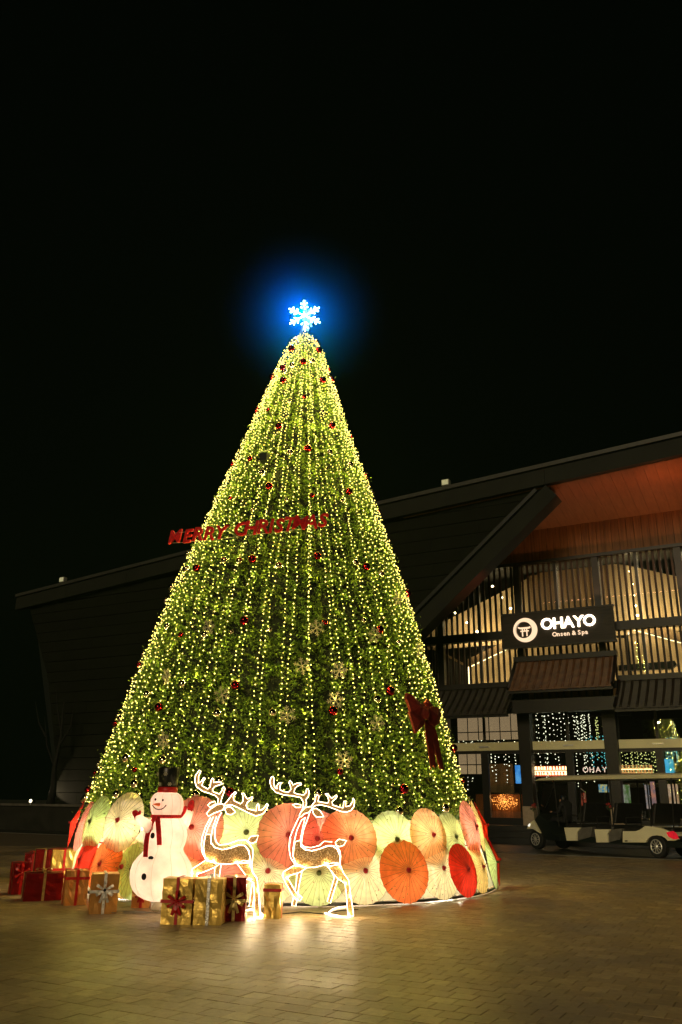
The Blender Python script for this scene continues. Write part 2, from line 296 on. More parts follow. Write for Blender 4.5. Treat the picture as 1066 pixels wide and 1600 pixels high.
# roof fascia, cap, soffit
sg = [-25.6, -22, -18, -14, -10, -4.4, 2.85, 8, 14]
for a, c in zip(sg[:-1], sg[1:]):
    za, zc = topz(a), topz(c); g = .006
    b = MB().hexa([(a+g, -4.2, za-.82), (c-g, -4.2, zc-.82), (c-g, -3.9, zc-.82), (a+g, -3.9, za-.82), (a+g, -4.2, za-.16), (c-g, -4.2, zc-.16), (c-g, -3.9, zc-.16), (a+g, -3.9, za-.16)])
    b.build('fascia_panel', M['fascia'], bld)
    b = MB().hexa([(a+g, -4.32, za-.155), (c-g, -4.32, zc-.155), (c-g, -3.6, zc-.155), (a+g, -3.6, za-.155), (a+g, -4.32, za), (c-g, -4.32, zc), (c-g, -3.6, zc), (a+g, -3.6, za)])
    b.build('roof_cap', M['capm'], bld)
MB().add([(-25.6, -3.6, 11.6), (14, -3.6, 14.4), (14, 12, 15.2), (-25.6, 12, 12.4)], [(0, 1, 2, 3)]).build('roof', M['fascia'], bld)
def soff(a, c, kk):
    za, zc = topz(a)-.84, topz(c)-.84
    MB().hexa([(a+.003, -3.95, za), (c-.003, -3.95, zc), (c-.003, .05, 12.55), (a+.003, .05, 12.55), (a+.003, -3.95, za+.05), (c-.003, -3.95, zc+.05), (c-.01, .05, 12.6), (a+.01, .05, 12.6)]).build('soffit_board', M['soffit'], bld)
n = 44
for i in range(n): soff(-3.2+i*.4, -3.2+(i+1)*.4, i)
for i in range(62): Bx('wall_board', -4.6+i*.3+.006, -4.6+(i+1)*.3-.006, .02+.006*(i % 2), -.06, 11.16, 12.56, M['woodwall'])
# cladding of the big screen wall, one board per course, clipped by the leaning left edge and the diagonal
def sl(z): return float(np.interp(z, [1.1, 2.73, 7.04, 11.6, 12], [-21.65, -21.5, -22.85, -25.3, -25.5]))
def sd(z): return 2.73-(12.74-z)/.84
z = 1.12; k = 0
def rb(s): return topz(s)-.80
while z < 12.9:
    z1 = min(z+.52, 13.0); e0, e1 = sl(z), sd(z); cuts = [e0]+[q for q in np.arange(-24+(k % 2)*2, 3, 4.0) if e0+.8 < q < e1-.8]+[e1]
    for i in range(len(cuts)-1):
        a, c = cuts[i]+.004*(i > 0), cuts[i+1]-.004
        if rb(c) < z+.05: continue
        ta, tc = min(z1-.025, rb(a)), min(z1-.025, rb(c))
        if ta <= z: a = a+(c-a)*(z-ta)/(max(tc-ta, .01)); ta = z+.004
        at = sl(ta) if i == 0 and ta > z+.01 else a; ct = sd(tc) if i == len(cuts)-2 else c
        o = 3.86+.014*(k % 2)
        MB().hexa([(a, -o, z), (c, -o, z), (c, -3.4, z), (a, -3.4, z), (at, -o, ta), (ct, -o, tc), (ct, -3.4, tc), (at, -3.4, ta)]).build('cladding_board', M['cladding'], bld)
    z = z1; k += 1
MB().add([(-21.5, -3.5, 1), (-12, -3.5, 1), (2.5, -3.5, 12.4), (-4.4, -3.5, 12.5), (-25, -3.5, 11)], [(0, 1, 2, 3, 4)]).build('wall_backing', M['black'], bld)
# diagonal beam
def beam(name, p, q, w0, o0, o1, m):
    p = np.array(p); q = np.array(q); d = (q-p)/np.linalg.norm(q-p); nn = np.array([d[1], -d[0]])*w0
    pts = [p-nn*.15, q-nn*.15, q+nn*.85, p+nn*.85]
    MB().prism([(a[0], -o0, a[1]) for a in pts], (0, o0-o1, 0)).build(name, m, bld, tri=True)
beam('diagonal_beam', (sd(.9), .9), (2.9, 12.88), .62, 4.12, 3.3, M['fascia'])
beam('beam_edge', (sd(.9)-.25, 1.1), (2.45, 12.85), .14, 4.2, 4.12, M['black'])
# glazing frame
MAJ = [-6.55, -3.2, .33, 3.64, 6.83, 10.1, 13.4]; MIN = [-4.9, -1.42, 1.97, 5.22, 8.45, 11.7]
for s in MAJ: Bx('mullion', s-.13, s+.13, .16, -.12, 5.9, 11.15, M['frame'])
for s in MIN: Bx('thin_mullion', s-.055, s+.055, .12, -.06, 5.9, 11.15, M['frame'])
Bx('window_header', -6.6, 14, .22, -.14, 11.02, 11.15, M['frame']); Bx('transom', -6.6, 14, .19, -.13, 7.93, 8.27, M['frame']); Bx('window_sill', -6.6, 14, .25, -.15, 5.68, 5.95, M['frame'])
allv = sorted(MAJ+MIN)
slat_me = MB().box((-.042, -.05, 0), (.042, .03, 2.75)).mesh('slat'); slat_me.materials.append(M['slat'])
slat_lo = MB().box((-.042, -.05, 0), (.042, .03, 1.98)).mesh('slat'); slat_lo.materials.append(M['slat'])
for a, c in zip(allv[:-1], allv[1:]):
    n = 7; st = (c-a)/n
    for i in range(1, n):
        for me, z0 in ((slat_me, 8.27), (slat_lo, 5.95)):
            o = bpy.data.objects.new('slat', me); COL.objects.link(o); o.parent = bld; o.location = (a+i*st+random.uniform(-.006, .006), 0, z0)
    for z0, z1 in ((5.95, 7.93), (8.27, 11.02)):
        MB().box((a+.06, .13, z0), (c-.06, .142, z1)).build('window_pane', GLASS, bld)
# ---- upper interior
Bx('upper_floor', -6.6, 14, -.3, -9, 5.45, 5.8, M['innerdark'])
Bx('interior_end_wall', -6.7, -6.6, -.2, -9, .6, 11.2, M['innerdark']); Bx('interior_end_wall', 14, 14.1, -.2, -9, .6, 11.2, M['innerdark'])
Bx('interior_back_wall', -6.6, 14, -8.8, -9, .6, 12.5, M['innerdark']); Bx('interior_ceiling', -6.6, 14, -.1, -9, 11.25, 11.4, M['innerdark'])
def wallpoly(name, pts, off, m, th=.08):
    MB().prism([(p[0], -off, p[1]) for p in pts], (0, th, 0)).build(name, m, bld, tri=True)
# gabled screen wall: boards up to a sloping line, dimmer panel in the middle
def gz(s): return 9.35+(s+3.9)*.40 if s < 1.9 else 11.45-(s-3.6)*.37 if s > 3.6 else 11.2
s = -6.4; k = 0
while s < 13.8:
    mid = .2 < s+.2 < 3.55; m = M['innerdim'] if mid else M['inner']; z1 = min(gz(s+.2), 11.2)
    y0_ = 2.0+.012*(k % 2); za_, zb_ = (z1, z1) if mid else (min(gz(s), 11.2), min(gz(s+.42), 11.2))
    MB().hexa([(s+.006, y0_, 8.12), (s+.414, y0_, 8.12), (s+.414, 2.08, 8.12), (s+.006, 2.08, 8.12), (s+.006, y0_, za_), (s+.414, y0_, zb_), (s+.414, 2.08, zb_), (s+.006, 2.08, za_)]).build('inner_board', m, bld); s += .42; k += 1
# lower half of the upper windows: sloping beam with a cove light over a bright wall
def P(x, y, off): a = fac(x, y, off); return (a[0], a[1])
def strip(name, p, q, off, h, m, th=.05): MB().prism([(p[0], -off, p[1]), (q[0], -off, q[1]), (q[0], -off, q[1]+h), (p[0], -off, p[1]+h)], (0, th, 0)).build(name, m, bld, tri=True)
a0, a1, a2 = P(732, 1042, -1.9), P(808, 1006, -1.9), P(862, 990, -1.9)
wallpoly('inner_wall_panel', [(a0[0], 5.82), (4.2, 5.82), (4.2, 8.0), (a2[0], a2[1]), a1, a0], -2.2, M['inner'])
strip('inner_beam', a0, a1, -1.85, .34, M['innerdim']); strip('cove_light', a0, a1, -1.95, -.035, E_COVE); strip('inner_beam', a1, a2, -1.85, .34, M['innerdim'])
b0, b1 = P(664, 1008, -1.9), P(728, 1042, -1.9)
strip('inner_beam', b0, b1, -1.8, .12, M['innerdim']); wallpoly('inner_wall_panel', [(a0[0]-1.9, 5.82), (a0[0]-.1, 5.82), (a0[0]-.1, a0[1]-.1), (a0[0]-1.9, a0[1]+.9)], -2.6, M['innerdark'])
MB().box((a0[0]-.02, 1.92, 5.82), (a0[0]+.02, 1.96, a0[1])).build('cove_light', E_COVE, bld)
c0, c1, c2 = P(978, 980, -1.9), P(1012, 988, -1.9), P(1062, 1004, -1.9)
wallpoly('inner_wall_panel', [(4.3, 5.82), (11, 5.82), (11, 6.6), c2, c1, c0, (4.3, 7.9)], -2.2, M['inner'])
strip('inner_beam', c1, (c2[0]+1.5, c2[1]-.55), -1.85, .4, M['innerdim']); strip('cove_light', c0, (c2[0]+1.5, c2[1]-.55), -1.95, -.03, E_COVE)
# tiled gatehouse roof seen inside right bays
MB().prism([(4.0, .9, 6.5), (6.0, .9, 6.45), (6.2, .9, 6.6), (6.15, .9, 6.75), (4.0, .9, 6.7)], (0, .3, 0)).build('indoor_eave', M['black'], bld, tri=True)
MB().box((4.0, .95, 5.8), (6.3, 1.2, 6.25)).build('indoor_parapet', M['innerdark'], bld)
def arealight(name, loc, size, power, col, target, sy=None):
    ld = bpy.data.lights.new(name, 'AREA'); ld.energy = power; ld.color = col; ld.shape = 'RECTANGLE'; ld.size = size; ld.size_y = sy or .15
    o = bpy.data.objects.new(name, ld); COL.objects.link(o); o.parent = bld; o.location = loc
    d = Vector(target)-Vector(loc); o.rotation_euler = d.to_track_quat('-Z', 'Y').to_euler(); return o
IW = (1, .74, .40)
arealight('cove_lamp', (-1.7, .9, 8.2), 3.0, 44, IW, (-1.7, 2.0, 9.3)); arealight('cove_lamp', (5.6, .9, 8.2), 3.6, 50, IW, (5.6, 2.0, 9.6)); arealight('cove_lamp', (1.9, .9, 8.2), 2.6, 9, IW, (1.9, 2.0, 9.5))
arealight('cove_lamp', (-.9, 1.2, 5.9), 2.6, 24, IW, (-.9, 2.2, 7.0)); arealight('cove_lamp', (2.2, 1.2, 5.9), 2.6, 16, IW, (2.2, 2.2, 7.0)); arealight('cove_lamp', (6.2, 1.4, 5.9), 3.4, 26, IW, (6.2, 2.2, 7.2))
# downlights on the inner ceiling
dn = MB()
for x, y in ((770, 916), (784, 934), (798, 951), (712, 958), (730, 973), (746, 987), (758, 1000), (985, 893), (988, 913), (990, 931), (993, 947), (996, 962)):
    s_, z_ = fac(x, y, -1.7); o = MB().lathe([(.045, -.02), (.055, 0), (.05, .03)], 10).build('downlight', E_DOWN, bld, (s_, 1.7, z_))
# ---- ground floor
for s in (-6.55, -3.2, .33, 3.66, 7.0, 10.3, 13.5):
    b = MB(); w0, w1 = .20, .27
    b.hexa([(s-w0, -.35, .6), (s+w0, -.35, .6), (s+w0, .1, .6), (s-w0, .1, .6), (s-w1, -.35, 5.7), (s+w1, -.35, 5.7), (s+w1, .1, 5.7), (s-w1, .1, 5.7)]).build('column', M['frame'], bld)
    if s > -3: Bx('column_foot', s-.22, s+.22, .38, -.12, .6, 1.3, M['colfoot'])
fr = [-6.55, -3.2, .33, 3.66, 7.0, 10.3, 13.5]
for a, c in zip(fr[:-1], fr[1:]):
    lo, hi = a+.24, c-.24
    Bx('door_beam', lo+.02, hi-.02, .12, -.06, 3.42, 3.74, M['beam']); Bx('door_closer', (lo+hi)/2-.2, (lo+hi)/2+.2, .15, .12, 3.54, 3.6, M['chrome'])
    Bx('door_header', lo, hi, .1, -.05, 3.3, 3.42, M['frame']); Bx('threshold', lo, hi, .1, -.05, .6, .86, M['frame'])
    m_ = (lo+hi)/2; MB().box((m_-.14, -.1, .86), (m_+.14, .05, 3.3)).build('door_stile', M['frame'], bld)
    for u0, u1 in ((lo, m_-.14), (m_+.14, hi)): MB().box((u0, .0, .86), (u1, .012, 3.3)).build('door_pane', GLASS_DOOR, bld)
    MB().box((lo, .0, 3.76), (hi, .012, 5.6)).build('window_pane', GLASS_DOOR, bld)
    Bx('window_post', m_-.05, m_+.05, .04, -.05, 3.76, 5.5, M['frame'])
Bx('lobby_back_wall', -6.5, 13.9, -6.5, -6.6, .6, 5.4, M['innerdark'])
# shoji grid panel seen under the left awning and behind the first door
lp = empty('shoji_screen', tuple(F2(-1.6, -.9, .6)), BZ, 'backlit cream shoji screen with dark grid under the left tiled awning', 'screen')
MB().box((-1.35, 0, 3.32), (1.5, .03, 4.35)).build('screen_panel', mat('shoji_paper', (.7, .55, .38), .7, emit=(1, .66, .38), es=.2), lp)
for i in range(7): MB().box((-1.36+i*.475, -.03, 3.3), (-1.33+i*.475, 0, 4.36)).build('grid_bar', M['black'], lp)
MB().box((-1.37, -.035, 3.62), (1.52, -.03, 3.66)).build('grid_rail', M['black'], lp)
MB().box((-1.35, 0, 1.95), (-.35, .03, 2.75)).build('screen_panel', bpy.data.materials['shoji_paper'], lp)
for i in range(3): MB().box((-1.36+i*.4, -.03, 1.9), (-1.33+i*.4, 0, 2.8)).build('grid_bar', M['black'], lp)
MB().box((-1.4, -.035, 2.3), (-.3, -.03, 2.34)).build('grid_rail', M['black'], lp)
# ---- tiled awnings
def awning(s0, s1, ztop, zbot, o0, o1, m, label, nridge):
    "curved roof of round cover tiles over flat pan tiles"
    t = empty('awning', tuple(F2((s0+s1)/2, 0, 0)), BZ, label, 'awning'); wd = s1-s0
    K = 9; pr = []
    for i in range(K+1):
        f = i/K; pr.append((o0+(o1-o0)*f, ztop+(zbot-ztop)*(f**.82)))
    b = MB()
    for i in range(K):
        (oa, za), (ob, zb) = pr[i], pr[i+1]
        b.add([(-wd/2, -oa, za), (wd/2, -oa, za), (wd/2, -ob, zb+.015), (-wd/2, -ob, zb+.015), (-wd/2, -ob, zb-.03), (wd/2, -ob, zb-.03)], [(0, 3, 2, 1), (3, 4, 5, 2)])
    for r in range(26):     # pan tile steps
        f = (r+.5)/26; oo = o0+(o1-o0)*f; zz = ztop+(zbot-ztop)*(f**.82)
        b.box((-wd/2, -oo-.02, zz-.01), (wd/2, -oo+.03, zz+.035))
    b.build('pan_tiles', m, t, kind='stuff')
    for k in range(nridge):
        x = -wd/2+wd*(k+.5)/nridge
        MB().tube([(x, -o, zz+.03) for o, zz in pr], .052, 8).build('cover_tile', m, t, smooth=True)
        if k < nridge-1: MB().lathe([(.06, 0), (.075, .012), (.06, .02)], 8).build('eave_tile', m, t, (x+wd/nridge/2, -o1, zbot-.06))
    MB().box((-wd/2-.1, -o0-.12, ztop-.05), (wd/2+.1, -o0+.15, ztop+.16)).build('ridge', M['frame'], t)
    MB().box((-wd/2-.05, -o1-.02, zbot-.14), (wd/2+.05, -o1+.06, zbot-.05)).build('eave_board', M['frame'], t)
    for x in (-wd/2-.04, wd/2+.04): MB().tube([(x, -o, zz+.06) for o, zz in pr], .07, 6).build('verge_tile', M['frame'], t)
    MB().add([(-wd/2, -o0, ztop-.1), (wd/2, -o0, ztop-.1), (wd/2, -o1, zbot-.12), (-wd/2, -o1, zbot-.12)], [(0, 1, 2, 3)]).build('awning_soffit', M['frame'], t)
    return t
awning(.25, 4.15, 6.9, 5.58, .5, 1.8, M['rooftile_lit'], 'raised warm-lit brown tiled awning right under the illuminated sign', 14)
awning(-5.2, .12, 5.95, 4.72, .3, 1.8, M['rooftile'], 'dark tiled awning beside the christmas tree, left of the sign', 18)
awning(4.25, 12.5, 5.95, 4.75, .3, 1.8, M['rooftile'], 'dark tiled awning right of the sign, above the golf cart', 28)
Bx('porch_beam', .1, 4.25, 1.3, .9, 4.75, 5.25, M['frame'])
for i in range(13): Bx('fret_bar', .35+i*.29, .41+i*.29, .7, .64, 5.25, 5.62, M['frame'])
MB().box((.3, -.3, 5.2), (4.1, -.26, 5.65)).build('fret_backing', M['innerdim'], bld)
# ---- sign board
sg = empty('sign_board', tuple(F2(2.12, 1.0, 8.07)), BZ, 'dark sign board with glowing torii disc and white OHAYO Onsen & Spa lettering', 'sign')
MB().box((-2.22, 0, -.665), (2.22, .22, .665)).build('board', M['signboard'], sg)
MB().box((-2.26, -.02, .665), (2.26, .24, .72)).build('board_rim', M['frame'], sg); MB().box((-2.26, -.02, -.72), (2.26, .24, -.665)).build('board_rim', M['frame'], sg)
def torus_disc(name, r0, r1, c0, c1, y0, y1, m, parent, n=48):
    b = MB(); V = []
    for y in (y0, y1):
        for (r, c) in ((r1, c1), (r0, c0)):
            for k in range(n):
                q = 2*math.pi*k/n; V.append((c[0]+r*math.cos(q), y, c[1]+r*math.sin(q)))
    F = []
    for k in range(n):
        j = (k+1) % n
        F += [(k, j, n+j, n+k), (2*n+k, 3*n+k, 3*n+j, 2*n+j), (k, 2*n+k, 2*n+j, j), (n+k, n+j, 3*n+j, 3*n+k)]
    b.add(V, F); return b.build(name, m, parent)
lx, lz = -1.28, -.02
torus_disc('logo_disc', .33, .49, (lx-.05, lz+.01), (lx, lz), -.07, -.003, E_SIGN2, sg)
torus_disc('logo_ring', .315, .335, (lx-.06, lz), (lx-.05, lz), -.085, -.0705, M['signboard'], sg)
g = MB()
g.prism([(lx-.30, -.06, lz+.10), (lx-.22, -.06, lz+.05), (lx+.16, -.06, lz+.05), (lx+.24, -.06, lz+.10), (lx+.22, -.06, lz+.145), (lx+.14, -.06, lz+.115), (lx-.20, -.06, lz+.115), (lx-.28, -.06, lz+.145)], (0, .05, 0))
g.box((lx-.2, -.06, lz-.06), (lx+.14, -.01, lz-.02)); g.box((lx-.14, -.06, lz-.25), (lx-.1, -.01, lz+.05)); g.box((lx+.04, -.06, lz-.25), (lx+.08, -.01, lz+.05)); g.box((lx-.045, -.06, lz-.02), (lx-.015, -.01, lz+.05))
g.build('logo_torii', E_SIGN2, sg, tri=True)
def sign_text(body, size, x, z, m, off, parent, ex=.03, sp=1.0, y=-.05, nm='letter'):
    for ch, xx in zip(body, x):
        if ch == ' ': continue
        me = text_mesh(ch, size, ex, off); o = link(nm, me, m, parent, (xx, y, z)); o.rotation_euler = (math.pi/2, 0, 0)
sign_text('OHAYO', .62, [-.38, .07, .48, .88, 1.30], .13, E_SIGN, .012, sg)
sign_text('Onsen', .24, [-.10, .05, .18, .31, .44], -.30, E_SIGN2, .004, sg, .02); sign_text('&', .24, [.66], -.30, E_SIGN2, .004, sg, .02); sign_text('Spa', .24, [.87, 1.02, 1.15], -.30, E_SIGN2, .004, sg, .02)
# ---- things inside the lobby
def lobby(s, off, z): q = F2(s, off, z); return q
for (x, y, off, wd, h, label, kind) in (
    (862, 1205, -1.4, 1.75, .40, 'red and white lettered banner glowing behind the glass above the golf cart roof', 'red'),
    (993, 1202, -1.4, 1.25, .30, 'warm orange lit banner behind the glass at the right of the second column', 'warm')):
    s_, z_ = fac(x, y, off); t = empty('wall_banner', F2(s_, off, z_), BZ, label, 'banner')
    MB().box((-wd/2, 0, -h/2), (wd/2, .03, h/2)).build('banner_panel', mat(kind+'_banner', (.5, .05, .03) if kind == 'red' else (.5, .25, .08), .6, emit=(1, .12, .06) if kind == 'red' else (1, .45, .15), es=.55), t)
    MB().box((-wd/2, -.02, -.02), (wd/2, -.005, .01)).build('banner_rule', E_COVE, t)
    rs = random.Random(3)
    for row in (0, 1):
        xx = -wd/2+.05
        while xx < wd/2-.1:
            w_ = rs.uniform(.05, .12); zz = -h/2+.05+row*h/2
            MB().prism([(xx, -.012, zz), (xx+w_, -.012, zz), (xx+w_*rs.uniform(.5, 1), -.012, zz+h*.32), (xx+w_*.15, -.012, zz+h*.32)], (0, .01, 0)).build('banner_mark', M['cream'] if kind == 'warm' else E_COVE, t); xx += w_+.035
s_, z_ = fac(935, 1203, -1.6)
t = empty('neon_sign', F2(s_, -1.6, z_), BZ, 'small pale OHAYO neon word behind the glass, between the lit banners', 'sign')
for i, ch in enumerate('OHAYO'):
    me = text_mesh(ch, .3, .015, 0); o = link('letter', me, emis('neon', (.9, .6, .5), 1.0) if i == 0 else bpy.data.materials['neon'], t, (-.5+i*.25, 0, 0)); o.rotation_euler = (math.pi/2, 0, 0)
def flat_thing(name, x, y, off, wd, h, m, label, cat, leg=None):
    s_, z_ = fac(x, y, off); t = empty(name, F2(s_, off, .6), BZ, label, cat)
    MB().box((-wd/2, 0, z_-.6-h/2), (wd/2, .05, z_-.6+h/2)).build('panel', m, t); MB().box((-wd/2-.02, .05, z_-.6-h/2-.02), (wd/2+.02, .09, z_-.6+h/2+.02)).build('frame', M['black'], t)
    MB().box((-.03, .05, 0), (.03, .09, z_-.6-h/2-.02)).build('stand', M['black'], t); MB().box((-.2, -.1, 0), (.2, .25, .03)).build('base', M['black'], t)
def glowing_face_mat(nm, c1, c2, s=.6, sc=6):  # posters use it too: light on them is put into emission
    m = mat(nm, (.05, .05, .05), .3); nt = m.node_tree; b = nt.nodes['Principled BSDF']; cr = nt.nodes.new('ShaderNodeValToRGB'); no = nt.nodes.new('ShaderNodeTexNoise'); no.inputs['Scale'].default_value = sc
    tc = nt.nodes.new('ShaderNodeTexCoord'); nt.links.new(tc.outputs['Object'], no.inputs['Vector']); nt.links.new(no.outputs['Fac'], cr.inputs[0]); cr.color_ramp.elements[0].position = .4; cr.color_ramp.elements[1].position = .6
    cr.color_ramp.elements[0].color = (*c1, 1); cr.color_ramp.elements[1].color = (*c2, 1); nt.links.new(cr.outputs[0], b.inputs['Emission Color']); b.inputs['Emission Strength'].default_value = s; return m
flat_thing('display_screen', 811, 1210, -1.2, .30, .72, glowing_face_mat('blue_screen', (.01, .18, .7), (.1, .4, .9), .7, 2), 'bright blue lit screen just left of the first column', 'screen')
flat_thing('display_screen', 1046, 1202, -1.2, .34, .75, glowing_face_mat('teal_screen', (.01, .35, .55), (.1, .5, .9), .7, 3), 'bright blue lit screen at the far right edge of the lobby', 'screen')
flat_thing('poster_stand', 979, 1247, -2.2, .32, 1.0, glowing_face_mat('green_poster', (.15, .3, .08), (.6, .6, .5), .28, 5), 'green and white leafy poster stand behind the golf cart seats', 'poster')
flat_thing('poster_stand', 1012, 1245, -2.4, .14, .9, glowing_face_mat('grey_poster', (.25, .27, .35), (.7, .5, .45), .35, 5), 'narrow grey poster stand, left one of the slim pair', 'poster')
flat_thing('poster_stand', 1021, 1240, -2.7, .16, .9, glowing_face_mat('pink_poster', (.2, .2, .3), (.9, .35, .25), .35, 3), 'narrow pinkish poster stand, right one of the slim pair', 'poster')
flat_thing('poster_stand', 1053, 1246, -1.6, .36, .95, glowing_face_mat('peach_poster', (.55, .3, .16), (.75, .5, .35), .45, 4), 'peach coloured poster stand under the far right blue screen', 'poster')
flat_thing('poster_stand', 944, 1232, -2.4, .42, .3, glowing_face_mat('small_screen', (.02, .3, .6), (.7, .6, .2), .5, 7), 'small colourful screen above the cart between the columns', 'screen')
flat_thing('poster_stand', 912, 1249, -2.4, .2, .5, glowing_face_mat('red_poster', (.3, .02, .01), (.6, .1, .05), .3, 4), 'small red poster behind the driver of the golf cart', 'poster')
# glowing decorated cabinet left of the first column
s_, z_ = fac(787, 1255, -1.5)
t = empty('reception_desk', F2(s_, -1.5, .6), BZ, 'warm orange lit reception counter with sparkling garland behind the glass doors', 'counter')
MB().box((-1.2, 0, 0), (.8, .5, 1.15)).build('counter_body', wood('counter_wood', (.32, .13, .05)), t); MB().box((-1.25, -.05, 1.15), (.85, .55, 1.22)).build('counter_top', M['frame'], t)
MB().box((-1.0, .6, .9), (.3, .62, 2.4)).build('back_panel', M['innerdim'], t)
b = MB(); rs = random.Random(5)
for i in range(240):
    q = rs.uniform(0, 6.28); r_ = rs.uniform(.0, .38); b.sphere((.1+r_*math.cos(q)*1.5, -.12-rs.uniform(0, .08), .85+r_*math.sin(q)*.8), .014, 4, 3)
b.build('garland_lights', emis('garland_bulb', (1, .35, .07), 2.4, False), t, kind='stuff')
l = bpy.data.lights.new('counter_lamp', 'POINT'); l.energy = 6; l.color = (1, .42, .14); l.shadow_soft_size = .1; lo = bpy.data.objects.new('counter_lamp', l); COL.objects.link(lo); lo.parent = t; lo.location = (.1, -.45, 1.0)
s_, z_ = fac(1028, 1128, -1.0)
t = empty('ceiling_spotlight', F2(s_, -1.0, z_), BZ, 'bright round ceiling spotlight under the right awning', 'lamp'); MB().lathe([(.07, -.04), (.10, 0), (.09, .1)], 14).build('lens', E_DOWN, t); MB().lathe([(.13, -.01), (.13, .12)], 14).build('housing', M['black'], t)
MB().tube([(0, 0, .1), (0, 0, 5.42-z_)], .02, 6).build('rod', M['black'], t)
# curtains of fairy lights behind the glass
def curtain(x0, x1, y0, y1, off, m, n, label, step=.13, ragged=.5):
    s0, zt = fac(x0, y0, off); s1, zb = fac(x1, y1, off); t = empty('light_curtain', F2((s0+s1)/2, off, zt), BZ, label, 'light curtain')
    wd = s1-s0; b = MB(); c = MB(); rs = random.Random(x0)
    c.tube([(-wd/2, 0, 0), (wd/2, 0, 0)], .006, 4)
    for k in range(n):
        x = -wd/2+wd*(k+.5)/n+rs.uniform(-.05, .05); L = (zt-zb)*(1-ragged*rs.random()); yy = rs.uniform(-.25, .25)
        c.tube([(x, yy, 0), (x+.02, yy, -L)], .003, 3); z = -rs.uniform(0, .2)
        while z > -L: b.sphere((x+rs.uniform(-.02, .02), yy+rs.uniform(-.01, .01), z), .023*rs.uniform(.6, 1.1), 5, 4); z -= step*1.5*rs.uniform(.6, 1.4)
    b.build('bulbs', m, t, kind='stuff'); c.build('cords', M['wire'], t)
curtain(716, 814, 1118, 1240, -1.3, E_WHITE, 17, 'white fairy light curtain behind the glass between tree and first column', .12)
curtain(830, 898, 1113, 1225, -.8, E_WHITE, 13, 'white fairy light curtain just right of the first column')
curtain(895, 930, 1115, 1232, -1.9, E_WHITE, 12, 'dense white fairy light curtain above the driver, left of the second column', .10)
curtain(915, 953, 1150, 1205, -1.2, E_TEAL, 12, 'teal fairy light curtain left of the second column', .10)
curtain(925, 940, 1120, 1190, -1.5, E_GREENY, 4, 'narrow yellow green fairy light strand cluster left of the second column', .09)
curtain(964, 1030, 1172, 1212, -1.0, E_GREENY, 18, 'yellow green fairy light curtain right of the second column', .09, .3)
curtain(1036, 1066, 1150, 1210, -1.3, E_TEAL, 10, 'blue fairy light curtain at the far right of the lobby', .09)
curtain(1050, 1062, 1128, 1200, -1.6, E_GREENY, 4, 'yellow fairy light cluster at the far right edge', .09)
# ---- roof floodlights and the wall uplight
for (x, y, label) in ((697, 757, 'small square floodlight on the roof edge right of the tree'), (98, 908, 'small square floodlight on the roof edge at the far left')):
    s_, z_ = fac(x, y, 4.1); t = empty('floodlight', F2(s_, 4.1, topz(s_)), BZ, label, 'floodlight')
    MB().box((-.04, -.05, -.01), (.04, .05, .12)).build('bracket', M['frame'], t); MB().box((-.16, -.1, .08), (.16, .14, .34)).build('housing', M['lampcase'], t, bevel=.015); MB().box((-.13, -.115, .11), (.13, -.1, .31)).build('lens', mat('flood_lens', (.7, .7, .5), .2, emit=(.9, .9, .5), es=.12), t)
s_, z_ = fac(50, 1260, 4.4)
t = empty('uplight', F2(s_, 4.4, 1.12), BZ, 'small bright uplight on the stone plinth at the far left', 'lamp')
MB().lathe([(.09, 0), (.12, .02), (.12, .16), (.08, .18)], 12).build('housing', M['black'], t); MB().sphere((0, -.12, .12), .065, 10, 6).build('lens', emis('uplight_lens', (1, .85, .55), 5), t)
ld = bpy.data.lights.new('uplight_beam', 'SPOT'); ld.energy = 60; ld.color = (1, .75, .45); ld.spot_size = 1.1; ld.shadow_soft_size = .05; lo = bpy.data.objects.new('uplight_beam', ld); COL.objects.link(lo); lo.parent = t; lo.location = (.1, -.1, .3); lo.rotation_euler = Vector((1.0, .15, .35)).to_track_quat('-Z', 'Y').to_euler()
s_, z_ = fac(82, 1230, 4.9)
t = empty('bare_tree', F2(s_, 4.9, 1.1), 0, 'slim dark bare tree standing on the plinth beside the uplight', 'tree')
MB().tube([(0, 0, 0), (.05, 0, .7), (-.02, 0, 1.6), (.1, .05, 3.0), (.05, 0, 4.6)], [.22, .15, .11, .07, .03], 10).build('trunk', M['bark'], t, smooth=True)
for p in (((0, 0, 1.6), (-.5, 0, 2.6), (-.8, .1, 3.9)), ((.08, 0, 2.6), (.5, 0, 3.4), (.6, -.1, 4.8)), ((.1, 0, 3.2), (-.2, 0, 4.2), (-.4, 0, 5.2)), ((-.6, 0, 3.0), (-1.0, 0, 3.6), (-1.3, 0, 4.6))): MB().tube(p, [.05, .035, .012], 6).build('limb', M['bark'], t)
# warm red wall washers that light the soffit
def spotl(name, loc, tgt, power, col, size=1.4, rad=.15):
    ld = bpy.data.lights.new(name, 'SPOT'); ld.energy = power; ld.color = col; ld.spot_size = size; ld.spot_blend = .8; ld.shadow_soft_size = rad
    o = bpy.data.objects.new(name, ld); COL.objects.link(o); o.parent = bld; o.location = loc; o.rotation_euler = (Vector(tgt)-Vector(loc)).to_track_quat('-Z', 'Y').to_euler(); return o
for s_, e_ in ((3.6, 7), (5.2, 10), (7.0, 22), (8.8, 30), (10.8, 30)): spotl('soffit_washer', (s_, -3.45, topz(s_)-2.15), (s_, -2.7, topz(s_)-.6), e_, (1, .22, .06), 2.6, .05)
spotl('soffit_washer', (6.5, -1.0, 10.9), (6.5, -1.6, 13), 10, (1, .30, .13), 2.6)
spotl('beam_washer', (.75, -3.9, 8.75), (-.35, -3.8, 9.35), 30, (1, .12, .03), 1.5, .03)
